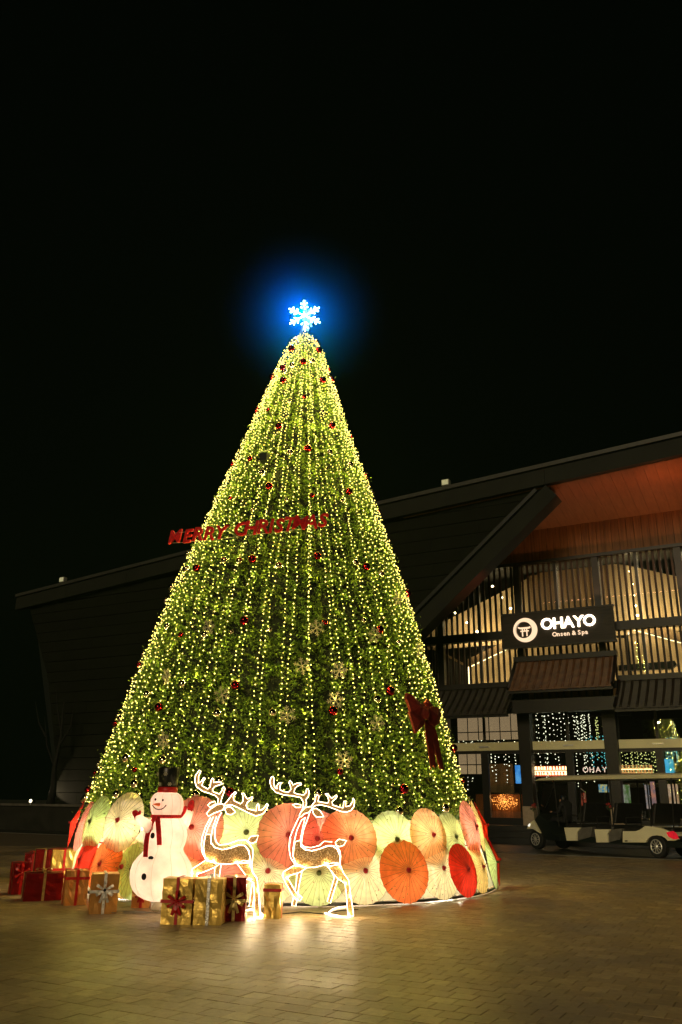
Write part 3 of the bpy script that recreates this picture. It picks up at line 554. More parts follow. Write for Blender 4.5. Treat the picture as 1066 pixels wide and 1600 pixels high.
arealight('wall_washer', (5.5, -.9, 9.6), 9, 30, (1, .46, .24), (5.5, 0, 12.2))
# ------------------------------------------------------------------ christmas tree
ZT = [1.0, 2.3, 3.5, 5.3, 7.0, 8.9, 10.2, 11.0, 11.32, 11.42]; RT = [3.58, 3.20, 2.88, 2.33, 1.74, 1.07, .64, .37, .17, .02]
def RR(z): return np.interp(z, ZT, RT)
def CX(z): return TREE[0]-.12+.02*(z-1.5)
FACE = math.atan2(-TREE[1], -TREE[0])
def onsurf(x, y, off=0.0):
    "point where the sight line of a pixel meets the tree's (offset) surface; returns point, outward azimuth"
    d = ray(x, y); best = None
    for t in np.arange(8, 24, .02):
        P_ = O+d*t; z = P_[2]
        if z < 1.05 or z > 11.42: continue
        g_ = math.hypot(P_[0]-CX(z), P_[1]-TREE[1])-(RR(z)+off)
        if g_ <= 0: return P_, math.atan2(P_[1]-TREE[1], P_[0]-CX(z))
        if best is None or g_ < best[0]: best = (g_, P_)
    P_ = best[1]; a_ = math.atan2(P_[1]-TREE[1], P_[0]-CX(P_[2])); q_ = RR(P_[2])+off
    return np.array([CX(P_[2])+q_*math.cos(a_), TREE[1]+q_*math.sin(a_), P_[2]]), a_
tree = empty('christmas_tree', (TREE[0], TREE[1], 0), 0, 'tall cone-shaped artificial christmas tree with dense green foliage', 'christmas tree')
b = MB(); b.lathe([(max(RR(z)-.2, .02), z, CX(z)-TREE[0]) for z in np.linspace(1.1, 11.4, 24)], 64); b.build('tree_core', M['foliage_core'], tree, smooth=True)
b = MB(); b.tube([(0, 0, 0), (0, 0, 1.3)], .15, 12); b.build('trunk_pole', M['steel'], tree)
# leaves: clumped leaf pairs spread through the outer half metre of the cone
NL = 300000
z_ = RNG.uniform(0, 1, NL); zz = 11.4-(10.36)*np.sqrt(z_); th = FACE+RNG.uniform(-2.25, 2.25, NL)
R_ = RR(zz); arc = th*R_
clump = np.sin(arc*9+np.sin(zz*7)*1.5)*np.sin(zz*11+np.sin(arc*5)*1.7)+.6*np.sin(arc*23+zz*9)*np.sin(zz*19-arc*3)
dep = -.18+.12*clump+RNG.normal(0, .045, NL)
dep += .035*np.sin(arc*3.1+zz*2.2)*np.sin(zz*4.3-arc*1.3); dep = np.where(RNG.random(NL) < .035, dep+RNG.uniform(.04, .13, NL), dep)
rr_ = np.maximum(R_+dep, .02); cx = CX(zz)
C_ = np.stack([cx+rr_*np.cos(th), TREE[1]+rr_*np.sin(th), zz], 1)-np.array([TREE[0], TREE[1], 0])
outw = np.stack([np.cos(th), np.sin(th), np.full(NL, .3)], 1)
dirv = outw*RNG.uniform(.2, 1.1, (NL, 1))+RNG.normal(0, .65, (NL, 3)); dirv /= np.linalg.norm(dirv, axis=1)[:, None]
sd_ = np.cross(dirv, RNG.normal(0, 1, (NL, 3))); sd_ /= np.linalg.norm(sd_, axis=1)[:, None]
ln = RNG.uniform(.036, .078, NL)[:, None]; wd_ = ln*RNG.uniform(.16, .30, (NL, 1))
V = np.empty((NL, 4, 3)); V[:, 0] = C_-dirv*ln*.5; V[:, 1] = C_+sd_*wd_; V[:, 2] = C_+dirv*ln*.5; V[:, 3] = C_-sd_*wd_
me = bpy.data.meshes.new('foliage'); me.vertices.add(NL*4); me.vertices.foreach_set('co', V.reshape(-1)); me.loops.add(NL*4); me.loops.foreach_set('vertex_index', np.arange(NL*4, dtype=np.int32))
me.polygons.add(NL); me.polygons.foreach_set('loop_start', np.arange(0, NL*4, 4, dtype=np.int32)); me.polygons.foreach_set('loop_total', np.full(NL, 4, dtype=np.int32)); me.update(calc_edges=True)
lm = bpy.data.materials.new('leaf'); lm.use_nodes = True; nt = lm.node_tree; nt.nodes.clear(); N = nt.nodes; L = nt.links
gi = N.new('ShaderNodeNewGeometry'); cr = N.new('ShaderNodeValToRGB'); L.new(gi.outputs['Random Per Island'], cr.inputs[0])
cr.color_ramp.elements[0].color = (.06, .12, .020, 1); cr.color_ramp.elements[1].color = (.32, .46, .065, 1); e = cr.color_ramp.elements.new(.6); e.color = (.15, .26, .036, 1)
df = N.new('ShaderNodeBsdfPrincipled'); df.inputs['Roughness'].default_value = .5; tl = N.new('ShaderNodeBsdfTranslucent'); mx = N.new('ShaderNodeMixShader'); mx.inputs[0].default_value = .25
L.new(cr.outputs[0], df.inputs['Base Color']); L.new(cr.outputs[0], tl.inputs[0]); L.new(df.outputs[0], mx.inputs[1]); L.new(tl.outputs[0], mx.inputs[2]); om = N.new('ShaderNodeOutputMaterial'); L.new(mx.outputs[0], om.inputs[0])
o = link('foliage', me, lm, tree); o['kind'] = 'stuff'
# light strings: one object for each strand
OCT_F = [(0, 2, 4), (2, 1, 4), (1, 3, 4), (3, 0, 4), (2, 0, 5), (1, 2, 5), (3, 1, 5), (0, 3, 5)]
OCT = np.array([(1, 0, 0), (-1, 0, 0), (0, 1, 0), (0, -1, 0), (0, 0, 1), (0, 0, -1)], float)
rs = random.Random(11); NS = 90; bulbtot = 0
BULB_L = bpy.data.lights.new('bulb_light', 'POINT'); BULB_L.energy = 1.05; BULB_L.color = (1, .80, .13); BULB_L.shadow_soft_size = .011
for k in range(NS):
    a0 = 2*math.pi*(k-(.42 if k % 2 else 0))/NS+rs.uniform(-.012, .012); dd = (a0-FACE+math.pi) % (2*math.pi)-math.pi
    if abs(dd) > 1.95: continue
    z0 = 11.38-rs.uniform(0, .12) if k % 2 == 0 else rs.uniform(10.3, 11.2); pts = []; wp = []; z = z0; ph = rs.uniform(0, 6); amp = rs.uniform(.005, .025)
    while z > 1.33:
        R = RR(z); a = a0+amp*math.sin(z*1.7+ph)/max(R, .6)+.035*math.sin(z*.6+ph*2)/max(R, .8)
        ro = R+rs.uniform(-.02, .07); a_ = a+rs.gauss(0, .010)/max(R, .4)
        pts.append((CX(z)+ro*math.cos(a_)-TREE[0], ro*math.sin(a_), z)); wp.append((CX(z)+(R+.02)*math.cos(a)-TREE[0], (R+.02)*math.sin(a), z))
        z -= (.066+.022*min(R/2.4, 1))*rs.uniform(.75, 1.25)
    n = len(pts); bulbtot += n
    t = empty('light_string', (TREE[0], TREE[1], 0), 0, 'strand of warm yellow fairy lights running down the christmas tree', 'light string', 'fairy light strands on the tree')
    P3 = np.array(pts); sz = RNG.uniform(.0080, .0125, n)
    Vb = (P3[:, None, :]+OCT[None]*sz[:, None, None]).reshape(-1, 3); Fb = (np.array(OCT_F)[None]+6*np.arange(n)[:, None, None]).reshape(-1, 3)
    me = bpy.data.meshes.new('bulbs'); me.from_pydata(Vb.tolist(), [], Fb.tolist()); o = link('bulbs', me, E_BULB, t); o['kind'] = 'stuff'
    MB().tube(wp[::3], .0028, 3).build('cord', M['wire'], t)
    for i in range(3+k % 5, n, 7):
        o = bpy.data.objects.new('bulb_light', BULB_L); COL.objects.link(o); o.parent = t; o.location = pts[i]
print('bulbs', bulbtot)
# ---- baubles
def bauble_meshes():
    d = {}
    for c in ('silver', 'red'):
        b = MB(); b.sphere((0, 0, 0), 1, 20, 12, 0); b.lathe([(.2, .96), (.2, 1.16), (.08, 1.2)], 8, 1); me = b.mesh('bauble'); me.materials.append(M['bauble_'+c]); me.materials.append(M['gold_ribbon'])
        me.polygons.foreach_set('use_smooth', [True]*len(me.polygons)); d[c] = me
    return d
BM_ = bauble_meshes()
S, R = 'silver', 'red'
BL = [(462,532,3,S),(466,537,2.6,S),(482,530,3,S),(497,533,3,R),(456,545,5.5,R),(498,547,5.2,R),(474,565,5.2,R),(488,564,4.5,S),(457,571,4.6,S),(442,575,4.8,R),(445,581,4.6,S),(431,579,4,S),(423,588,4.5,R),(443,595,5.5,R),(504,594,5.5,R),(514,587,4.5,S),(521,592,4,R),(517,577,3,R),(476,620,3.5,R),(452,627,3,S),(419,640,3,R),(401,640,4.5,R),(504,643,3,S),(532,658,2.6,S),(436,666,5.5,R),(519,665,5.5,R),(550,682,3,R),(529,607,3.4,S),(415,608,3,S),
 (454,707,5.5,S),(481,701,5.8,R),(515,707,5,S),(391,717,4.5,R),(363,725,3.5,R),(410,739,5.5,S),(547,726,5,S),(421,760,6,R),(545,768,5.5,R),(572,744,4,R),(584,769,4,S),(487,774,4,R),(448,781,3.5,S),(534,783,3.5,S),(360,778,3,R),(395,797,3,S),(592,799,3,R),
 (352,876,6,S),(375,877,6,S),(395,874,6.5,R),(436,884,6,S),(496,869,6,R),(555,880,5.5,S),(572,886,6,R),(595,897,5,S),(293,889,5.5,S),(308,888,6,R),(267,918,5.5,S),(263,979,5.5,S),(283,992,4,R),(321,992,6,S),(362,988,4,S),(382,970,7,R),(422,984,4,S),(286,1069,6.5,S),(368,1071,7,R),(282,865,4.5,S),(248,938,4.5,S),(207,1038,4,R),(213,1022,4,S),
 (508,973,4.5,R),(568,970,4.5,S),(593,984,6.5,R),(622,1004,4,S),(642,927,5,R),(231,1085,6,S),(249,1105,6.5,R),(190,1123,5.5,S),(340,1115,7,S),(199,1185,7,S),(256,1188,7,S),(211,1203,4,R),(212,1225,7,S),(184,1241,6.5,S),(307,1242,7.5,S),(344,1220,7,S),(126,1234,5,R),(123,1250,5,S),(135,1247,5.5,S),(148,1194,4,S),(141,1208,4,R),(169,1130,4.5,R),(179,1118,4,S),
 (426,1114,6.5,S),(520,1111,7.5,R),(531,1206,5,R),(609,1080,7.5,R),(588,1093,6.5,S),(630,1233,7.5,R),(613,1226,3,S),(622,1268,7.5,S),(659,1274,3.6,S),(694,1263,7,S),(719,1169,6,R),(730,1219,4,R),(744,1252,4,S),(360,1238,7,R),(497,1240,7,S),(545,1262,7,S),(416,1270,5,S)]
def edges(y): return float(np.interp(y, [520, 690, 850, 1050, 1240], [455, 378, 300, 207, 130])), float(np.interp(y, [520, 680, 810, 1080, 1240], [495, 551, 600, 690, 733]))
ROWS = [(556, 'at the very tip'), (606, 'near the tree tip'), (672, 'high below the tip'), (752, 'in the upper third'), (804, 'just above the red letters'), (905, 'just below the red letters'), (1010, 'at mid height'), (1095, 'below mid height'), (1160, 'in the lower third'), (1214, 'low above the parasols'), (1300, 'at the hem over the parasols')]
CLS = [(.12, 'on the left edge'), (.33, 'left of centre'), (.6, 'near the centre'), (.85, 'right of centre'), (9, 'on the right edge')]
lab = {}
for i, (x, y, r, c) in enumerate(BL):
    l_, r_ = edges(y); u = (x-l_)/(r_-l_); cl = next(n for v, n in CLS if u < v); rw = next(n for v, n in ROWS if y < v)
    szw = 'small' if r < 4.8 else 'large'
    lab.setdefault((c, szw, cl, rw), []).append(i)
LBL = {}
for (c, szw, cl, rw), ids in lab.items():
    base = '%s %s tree bauble %s %s' % (szw, c, cl, rw)
    if len(ids) == 1: LBL[ids[0]] = base
    else:
        xs = sorted(ids, key=lambda i: BL[i][0]); nm = ['left', 'right'] if len(ids) == 2 else ['leftmost', 'middle', 'rightmost'] if len(ids) == 3 else ['leftmost', 'second left', 'third from left', 'rightmost', 'far right']
        for j, i in enumerate(xs): LBL[i] = nm[j]+' '+base
for i, (x, y, r, c) in enumerate(BL):
    P_, az = onsurf(x, y, .05); dep = float((P_-O)@CF); rad = r/FPX*dep*1.02
    o = bpy.data.objects.new('bauble', BM_[c]); COL.objects.link(o); o.scale = (rad,)*3
    o.location = (P_[0]+math.cos(az)*rad*.2, P_[1]+math.sin(az)*rad*.2, P_[2]); o.rotation_euler = (random.uniform(-.3, .3), random.uniform(-.3, .3), 0)
    tag(o, LBL[i], 'bauble', c+' baubles on the tree')
# ---- glitter snowflake ornaments
def flake_mesh(r, w, t=.008):
    b = MB()
    for k in range(6):
        q = k*math.pi/3; d = np.array([math.cos(q), 0, math.sin(q)])
        b.tube([(0, 0, 0), tuple(d*r)], w, 5)
        for f, l_ in ((.45, .32), (.72, .26)):
            for s_ in (-1, 1):
                q2 = q+s_*math.pi/3.2; e = np.array([math.cos(q2), 0, math.sin(q2)]); b.tube([tuple(d*r*f), tuple(d*r*f+e*r*l_)], w*.8, 5)
    return b
fm = flake_mesh(.145, .009).mesh('snowflake_ornament'); fm.materials.append(M['ornament'])
for x, y, l_ in ((260,1057,'on the left edge below mid height'),(326,980,'left of centre at mid height'),(347,1086,'left of centre in the lower third'),(449,1117,'right of a silver bauble near the centre'),(530,1048,'right of centre below mid height, the upper one'),(472,1041,'near the centre line below mid height'),(524,1094,'right above the large red bauble right of centre'),(590,1130,'under the pair of baubles left of the red bow'),(586,992,'beside a red bauble at the right at mid height'),(495,981,'beside the small orange red bauble at mid height'),(537,1188,'low on the tree above a small red bauble'),(255,1157,'low on the left above the snowman'),(622,935,'on the right edge below the roof beam level'),(655,1015,'on the right edge level with the sign board')):
    P_, az = onsurf(x, y, .05); o = bpy.data.objects.new('snowflake_ornament', fm); COL.objects.link(o); o.location = P_; o.rotation_euler = (0.2, random.uniform(0, 1), az+math.pi/2)
    tag(o, 'glittery champagne snowflake ornament '+l_, 'snowflake ornament', 'snowflake ornaments on the tree')
# ---- dark box near the top
P_, az = onsurf(414, 714, .06); t = empty('box_fixture', tuple(P_), az+math.pi/2, 'small dark box fixture hanging in the upper tree left of centre', 'fixture')
MB().box((-.08, -.08, -.1), (.08, .1, .06)).build('housing', M['black'], t); MB().tube([(-.08, -.08, .08), (.12, -.08, .1)], .012, 5).build('bracket', M['ornament'], t)
# ---- red velvet bow
def s2(x, y, off=.1): return onsurf(x, y, off)[0]
P0_, az = onsurf(664, 1106, .12); t = empty('tree_bow', tuple(P0_), 0, 'large red velvet bow with two long tails on the right side of the tree', 'bow')
ox = np.array([math.cos(az), math.sin(az), 0])
def patch(name, px, m, off=.12, th=.05, puff=.08):
    pts = [s2(x, y, off)-P0_ for x, y in px]; c = sum(pts)/len(pts)+ox*puff; n = len(pts); b = MB()
    b.add(pts+[c]+[p-ox*th for p in pts], [(i, (i+1) % n, n) for i in range(n)]+[(i, n+1+i, n+1+(i+1) % n, (i+1) % n) for i in range(n)]); return b.build(name, m, t)
patch('bow_loop', [(637,1083),(645,1086),(656,1097),(667,1104),(669,1116),(663,1128),(655,1122),(650,1116),(643,1113),(640,1102),(636,1092)], M['bow'])
patch('bow_loop', [(668,1105),(676,1103),(686,1106),(690,1116),(687,1130),(680,1136),(673,1130),(668,1120)], M['bow'])
patch('bow_loop', [(640,1112),(650,1116),(666,1122),(662,1134),(650,1146),(647,1135)], M['bow'], .14, .04, .05); patch('bow_loop', [(664,1098),(669,1093),(677,1102),(670,1106)], M['bow'], .08, .04, .03)
patch('bow_knot', [(663,1106),(670,1105),(672,1118),(668,1124),(662,1117)], M['bow'], .2, .08, .05)
patch('bow_tail', [(665,1126),(671,1124),(676,1150),(680,1180),(681,1200),(676,1195),(674,1203),(670,1170),(665,1145)], M['bow'], .09, .02, .0); patch('bow_tail', [(671,1124),(676,1124),(684,1150),(690,1180),(694,1203),(688,1200),(682,1180),(676,1150)], M['bow'], .09, .02, .0)
# ---- MERRY CHRISTMAS letters on two wires
SR, SZ = 2.72, 5.92
sg = empty('merry_christmas_sign', (TREE[0], TREE[1], SZ), 0, 'red fuzzy MERRY CHRISTMAS letters strung on wires across the left front of the tree', 'letter sign')
let = [('M', 272.3), ('E', 292), ('R', 308), ('R', 325.5), ('Y', 343), ('C', 374.5), ('H', 390.5), ('R', 409.5), ('I', 422), ('S', 434.5), ('T', 450), ('M', 467), ('A', 485), ('S', 503)]
aa = {}
def azof(x, y):
    d = ray(x, y); w_ = O[:2]-TREE; a = d[:2]@d[:2]; b_ = 2*w_@d[:2]; c = w_@w_-SR*SR; D = b_*b_-4*a*c
    t_ = (-b_-math.sqrt(max(D, 0)))/2/a; P_ = O+d*t_; return math.atan2(P_[1]-TREE[1], P_[0]-TREE[0]), P_[2]
for ch, x in let:
    y = np.interp(x, [272, 343, 375, 440, 503], [840, 833, 828, 821.5, 813]); a, z = azof(x, y); k = ch
    if k not in aa: me = text_mesh(ch, .35, .022, .006, .22); me.materials.append(M['red_felt']); aa[k] = me
    o = bpy.data.objects.new('letter', aa[k]); COL.objects.link(o); o.parent = sg; o.location = (SR*math.cos(a), SR*math.sin(a), z-SZ+random.uniform(-.01, .01)); o.rotation_euler = (math.pi/2, random.uniform(-.05, .05), .45*a+.55*FACE+math.pi/2)
for dz in (-.10, .10):
    pts = []
    for x in np.linspace(268, 512, 22):
        y = np.interp(x, [272, 343, 375, 440, 503], [840, 833, 828, 821.5, 813]); a, z = azof(x, y); pts.append(((SR-.035)*math.cos(a), (SR-.035)*math.sin(a), z-SZ+dz))
    MB().tube(pts, .004, 4).build('wire', M['ornament'], sg)
for i in (4, 12):
    a = azof(let[i][1], 820)[0]; MB().tube([(2.0*math.cos(a), 2.0*math.sin(a), .05), ((SR+.03)*math.cos(a), (SR+.03)*math.sin(a), .09)], .008, 5).build('bracket', M['steel'], sg)
# ---- snowflake topper with its cold light and an added scattering ball for its blue halo
SP = atY(476, 493, TREE[1]-.05)
tp = empty('snowflake_topper', (SP[0], SP[1], 11.42), 0, 'glowing blue white snowflake star on the very top of the tree', 'tree topper')
dz = SP[2]-11.42
MB().tube([(-.1, 0, -.1), (0, 0, .3)], .03, 8).build('pole', M['steel'], tp)
def flake(scale, rot, dx, mt, tilt=0):
    for k in range(6):
        b = MB(); q = math.pi/2+k*math.pi/3+tilt; d = np.array([math.cos(q), 0, math.sin(q)]); r = scale
        b.tube([(0, 0, 0), tuple(d*r)], .016, 6)
        for f, l_ in ((.42, .26), (.68, .24)):
            for s_ in (-1, 1):
                q2 = q+s_*math.pi/3.4; e = np.array([math.cos(q2), 0, math.sin(q2)]); b.tube([tuple(d*r*f), tuple(d*r*f+e*r*l_)], .014, 6)
        o = b.build('flake_arm', mt, tp, (dx, 0, dz)); o.rotation_euler = (0, 0, rot)
flake(.40, 0, 0, E_FLAKE, .06); flake(.36, 1.25, .05, emis('snowflake_led_side', (.15, .5, 1), 1.6), .3)
ld = bpy.data.lights.new('topper_glow', 'POINT'); ld.energy = 120; ld.color = (.0, .24, 1); ld.shadow_soft_size = .04; lo = bpy.data.objects.new('topper_glow', ld); COL.objects.link(lo); lo.parent = tp; lo.location = (-.02, -.16, dz)
lo.visible_camera = True
mm = bpy.data.materials.new('halo_ball'); mm.use_nodes = True; nt = mm.node_tree; nt.nodes.clear(); N = nt.nodes; L = nt.links
vs = N.new('ShaderNodeVolumeScatter'); vs.inputs['Color'].default_value = (.006, .36, 1, 1); tc = N.new('ShaderNodeTexCoord'); ln_ = N.new('ShaderNodeVectorMath'); ln_.operation = 'LENGTH'; L.new(tc.outputs['Object'], ln_.inputs[0])
mr = N.new('ShaderNodeMapRange'); mr.inputs[1].default_value = 0; mr.inputs[2].default_value = 1.0; mr.inputs[3].default_value = 1; mr.inputs[4].default_value = 0; L.new(ln_.outputs['Value'], mr.inputs[0])
pw = N.new('ShaderNodeMath'); pw.operation = 'POWER'; pw.inputs[1].default_value = 3.4; L.new(mr.outputs[0], pw.inputs[0]); mu = N.new('ShaderNodeMath'); mu.operation = 'MULTIPLY'; mu.inputs[1].default_value = .45; L.new(pw.outputs[0], mu.inputs[0]); L.new(mu.outputs[0], vs.inputs['Density'])
om = N.new('ShaderNodeOutputMaterial'); L.new(vs.outputs[0], om.inputs['Volume'])
b = MB(); b.sphere((0, 0, 0), 1.0, 32, 16); o = b.build('halo_ball', mm, None, tuple(SP), smooth=True); o.scale = (2.3,)*3; tag(o, 'added ball of scattering air that makes the blue halo around the snowflake', 'halo_ball', None, 'stuff')
# ------------------------------------------------------------------ skirt of gauze panels and paper parasols
def SKR(z): return 3.80-.235*z
def SKX(z): return TREE[0]-.08*z
sk = empty('tree_skirt', (TREE[0], TREE[1], 0), 0, 'pale green gauze skirt around the foot of the tree, lit from inside', 'tree skirt')
NP = 26
for k in range(NP):
    a0 = FACE-2.1+4.2*k/NP+.004; a1 = FACE-2.1+4.2*(k+1)/NP-.004; b = MB(); vs = []; n_ = 6
    for z in (.06, .4, .8, 1.12):
        for j in range(n_+1):
            a = a0+(a1-a0)*j/n_; rr = SKR(z)-.03+.006*math.sin(j*3.1+k)*(z > .1); vs.append((SKX(z)-TREE[0]+rr*math.cos(a), rr*math.sin(a), z))
    b.add(vs, [(i*(n_+1)+j, i*(n_+1)+j+1, (i+1)*(n_+1)+j+1, (i+1)*(n_+1)+j) for i in range(3) for j in range(n_)]); b.build('gauze_panel', P_SKIRT, sk, smooth=True)
def ring(z, dr, r, m, nm, a=2.1):
    MB().tube([(SKX(z)-TREE[0]+(SKR(z)+dr)*math.cos(FACE+q), (SKR(z)+dr)*math.sin(FACE+q), z) for q in np.linspace(-a, a, 70)], r, 6).build(nm, m, sk)
ring(.035, -.0, .022, M['black'], 'base_rail'); ring(1.125, -.03, .010, M['cream'], 'top_rail'); ring(.74, .0, .012, M['red_ribbon'], 'middle_rail')
for q in np.linspace(-1.6, 1.6, 17):
    MB().tube([(SKX(z)-TREE[0]+(SKR(z)-.09)*math.cos(FACE+q), (SKR(z)-.09)*math.sin(FACE+q), z) for z in (0, 1.11)], .012, 5).build('frame_post', M['black'], sk)
for i, q in enumerate(np.linspace(-1.62, 1.62, 40)):
    if i == 0: HB = bpy.data.lights.new('rim_lamp', 'POINT'); HB.energy = .16; HB.color = (1, .84, .60); HB.shadow_soft_size = .010
    z = 1.0+.07*math.sin(i*2.3); o = bpy.data.objects.new('rim_lamp', HB); COL.objects.link(o); o.parent = sk; rr = SKR(z)+.008; q += .02*math.sin(i*5.1); o.location = (SKX(z)-TREE[0]+rr*math.cos(FACE+q), rr*math.sin(FACE+q), z)
E_IN = emis('skirt_bulb', (1, .83, .5), 30, False)
for i, q in enumerate(np.linspace(-1.6, 1.6, 22)):
    ld = bpy.data.lights.new('skirt_lamp', 'POINT'); ld.energy = 16; ld.color = (1, .83, .66); ld.shadow_soft_size = .05
    z = (.95, .62)[i % 2]; o = bpy.data.objects.new('skirt_lamp', ld); COL.objects.link(o); o.parent = sk; o.location = (3.02*math.cos(FACE+q), 3.02*math.sin(FACE+q), z)
b = MB(); rs = random.Random(4)
for q in np.linspace(-1.7, 1.7, 90):
    q += rs.uniform(-.02, .02); z = 1.04+rs.uniform(-.10, .05); b.sphere((SKX(z)-TREE[0]+(SKR(z)-.08)*math.cos(FACE+q), (SKR(z)-.08)*math.sin(FACE+q), z), .016, 6, 4)
b.build('bulbs', E_IN, sk, kind='stuff')
def skirt_hit(x, y):
    d = ray(x, y); best = None
    for t in np.arange(9, 22, .01):
        P_ = O+d*t; g_ = math.hypot(P_[0]-SKX(P_[2]), P_[1]-TREE[1])-SKR(P_[2])
        if g_ <= 0: return P_
        if best is None or g_ < best[0]: best = (g_, P_)
    return best[1]
NR = 26
def canopy(r, h, ns=NR):
    b = MB(); vs = [(0, 0, h)]; fs = []
    rings = ((.33, .30), (.66, .64), (1, 1))
    for f, _ in rings:
        for k in range(ns*2):
            q = math.pi*k/ns; sag = 1-(.022*f if k % 2 else 0); rr = r*f*sag; vs.append((rr*math.cos(q), rr*math.sin(q), h*(1-f)-(.006*f if k % 2 else 0)))
    n2 = ns*2
    for k in range(n2): fs.append((0, 1+k, 1+(k+1) % n2))
    for i in range(2):
        for k in range(n2): fs.append((1+i*n2+k, 1+(i+1)*n2+k, 1+(i+1)*n2+(k+1) % n2, 1+i*n2+(k+1) % n2))
    b.add(vs, fs); return b.mesh('canopy')
def ribs(r, h, ns=NR, w=.0032):
    b = MB()
    for k in range(ns):
        q = 2*math.pi*k/ns; b.tube([(.02*math.cos(q), .02*math.sin(q), h+.003), (r*1.005*math.cos(q), r*1.005*math.sin(q), .003)], w, 3, cap=False)
    b.tube([(r*math.cos(math.pi*k/ns)*(1 if k % 2 == 0 else .978), r*math.sin(math.pi*k/ns)*(1 if k % 2 == 0 else .978), 0) for k in range(ns*2)], w*.9, 3, closed=True)
    return b.mesh('ribs')
RIBM = ribs(1, .26, w=.0046); RIBM.materials.append(M['bamboo']); CANM = {}
TIP = MB().lathe([(.001, .34), (.05, .33), (.062, .30), (.035, .27), (.075, .255), (.09, .24)], 12).mesh('tip'); TIP2 = TIP.copy(); TIP.materials.append(M['tip']); TIP2.materials.append(M['tipgreen'])
# pixel x, y, radius m, layer m, colour, label
PR = [(119,1288,.40,.10,'red','red paper parasol seen nearly edge-on at the far left of the skirt, upper row'),
 (136,1291,.40,.05,'coral','coral paper parasol second from the left in the upper row'),
 (158,1286,.43,.09,'green','light green paper parasol in the upper row left of the big cream one'),
 (202,1284,.45,.13,'cream','large cream flowered parasol with golden top, left of the snowman'),
 (143,1345,.38,.11,'red','bright red parasol in the lower row above the gift pile'),
 (175,1352,.40,.14,'orange','orange red parasol in the lower row left of the snowman'),
 (200,1372,.42,.05,'gold','golden yellow parasol mostly hidden behind the bronze gift'),
 (218,1368,.40,.09,'green','green parasol in the lower row peeking out beside the snowman'),
 (243,1330,.42,.04,'cream','cream parasol hidden behind the snowman body'),
 (309,1294,.46,.12,'coral','coral parasol directly right of the snowman'),
 (285,1372,.42,.07,'peach','peach parasol behind the snowman, lower row'),
 (347,1372,.40,.09,'coral','pinkish lower parasol under the belly of the left reindeer'),
 (388,1302,.45,.06,'mint','pale green parasol behind the back of the left reindeer'),
 (420,1376,.44,.04,'cream','cream parasol in the lower row between the two reindeer'),
 (450,1306,.46,.12,'coral','large coral pink parasol behind the neck of the right reindeer'),
 (493,1312,.42,.05,'coral','coral parasol behind the back of the right reindeer'),
 (496,1374,.42,.08,'mint','pale green parasol under the belly of the right reindeer'),
 (541,1311,.44,.13,'salmon','orange parasol behind the tail of the right reindeer'),
 (565,1371,.44,.07,'cream','cream parasol with red dot and flowers, right of the hind leg'),
 (611,1313,.43,.05,'mint','light green parasol right of the orange one in the upper row'),
 (626,1368,.44,.14,'orange','big bright orange parasol with dark ribs, lower row right'),
 (662,1306,.42,.12,'peach','peach orange parasol in the upper row above the cream one'),
 (682,1364,.43,.06,'cream','cream parasol between the big orange and the dark red one'),
 (700,1309,.40,.05,'olive','olive green parasol in the upper row right part'),
 (714,1360,.40,.13,'red','dark red parasol in the lower row on the right'),
 (724,1293,.44,.14,'coral','red and white glowing parasol in the upper row near the right edge'),
 (741,1357,.40,.06,'gold','golden cream parasol in the lower row near the right edge'),
 (741,1290,.44,.06,'gold','cream gold parasol seen edge-on at the upper right'),
 (753,1292,.44,.12,'red','red parasol seen edge-on at the upper right end'),
 (760,1350,.42,.09,'green','green parasol seen edge-on at the lower right'),
 (769,1345,.42,.14,'red','red parasol at the lower right end of the skirt')]
for x, y, r, lay, c, lb in PR:
    P_ = skirt_hit(x, y); az = math.atan2(P_[1]-TREE[1], P_[0]-SKX(P_[2])); zc = max(P_[2], r*.96+.02) if y > 1335 else P_[2]
    R_c = SKR(zc)+lay*.7+.02; pos = Vector((SKX(zc)+R_c*math.cos(az), TREE[1]+R_c*math.sin(az), zc))
    nrm = Vector((math.cos(az)*.973, math.sin(az)*.973, .23)); tan = Vector((-math.sin(az), math.cos(az), 0)); up = nrm.cross(tan)
    spin = random.uniform(0, 6); mw = Matrix((tan, up, nrm)).transposed().to_4x4() @ Matrix.Rotation(spin, 4, 'Z') @ Matrix.Rotation(random.uniform(-.05, .05), 4, 'X')
    t = empty('paper_parasol', (0, 0, 0), 0, lb, 'parasol', 'paper parasols around the tree'); t.matrix_world = Matrix.Translation(pos) @ mw @ Matrix.Scale(r, 4)
    if c not in CANM: me = canopy(1, .26); me.materials.append(P_MAT[c]); CANM[c] = me
    for nm, me in (('canopy', CANM[c]), ('ribs', RIBM), ('tip', TIP2 if c in ('green', 'olive', 'mint') else TIP)):
        o = bpy.data.objects.new(nm, me); COL.objects.link(o); o.parent = t
    o = MB().tube([(0, 0, .25), (0, 0, -.25)], .02, 6).build('handle', M['bamboo'], t)
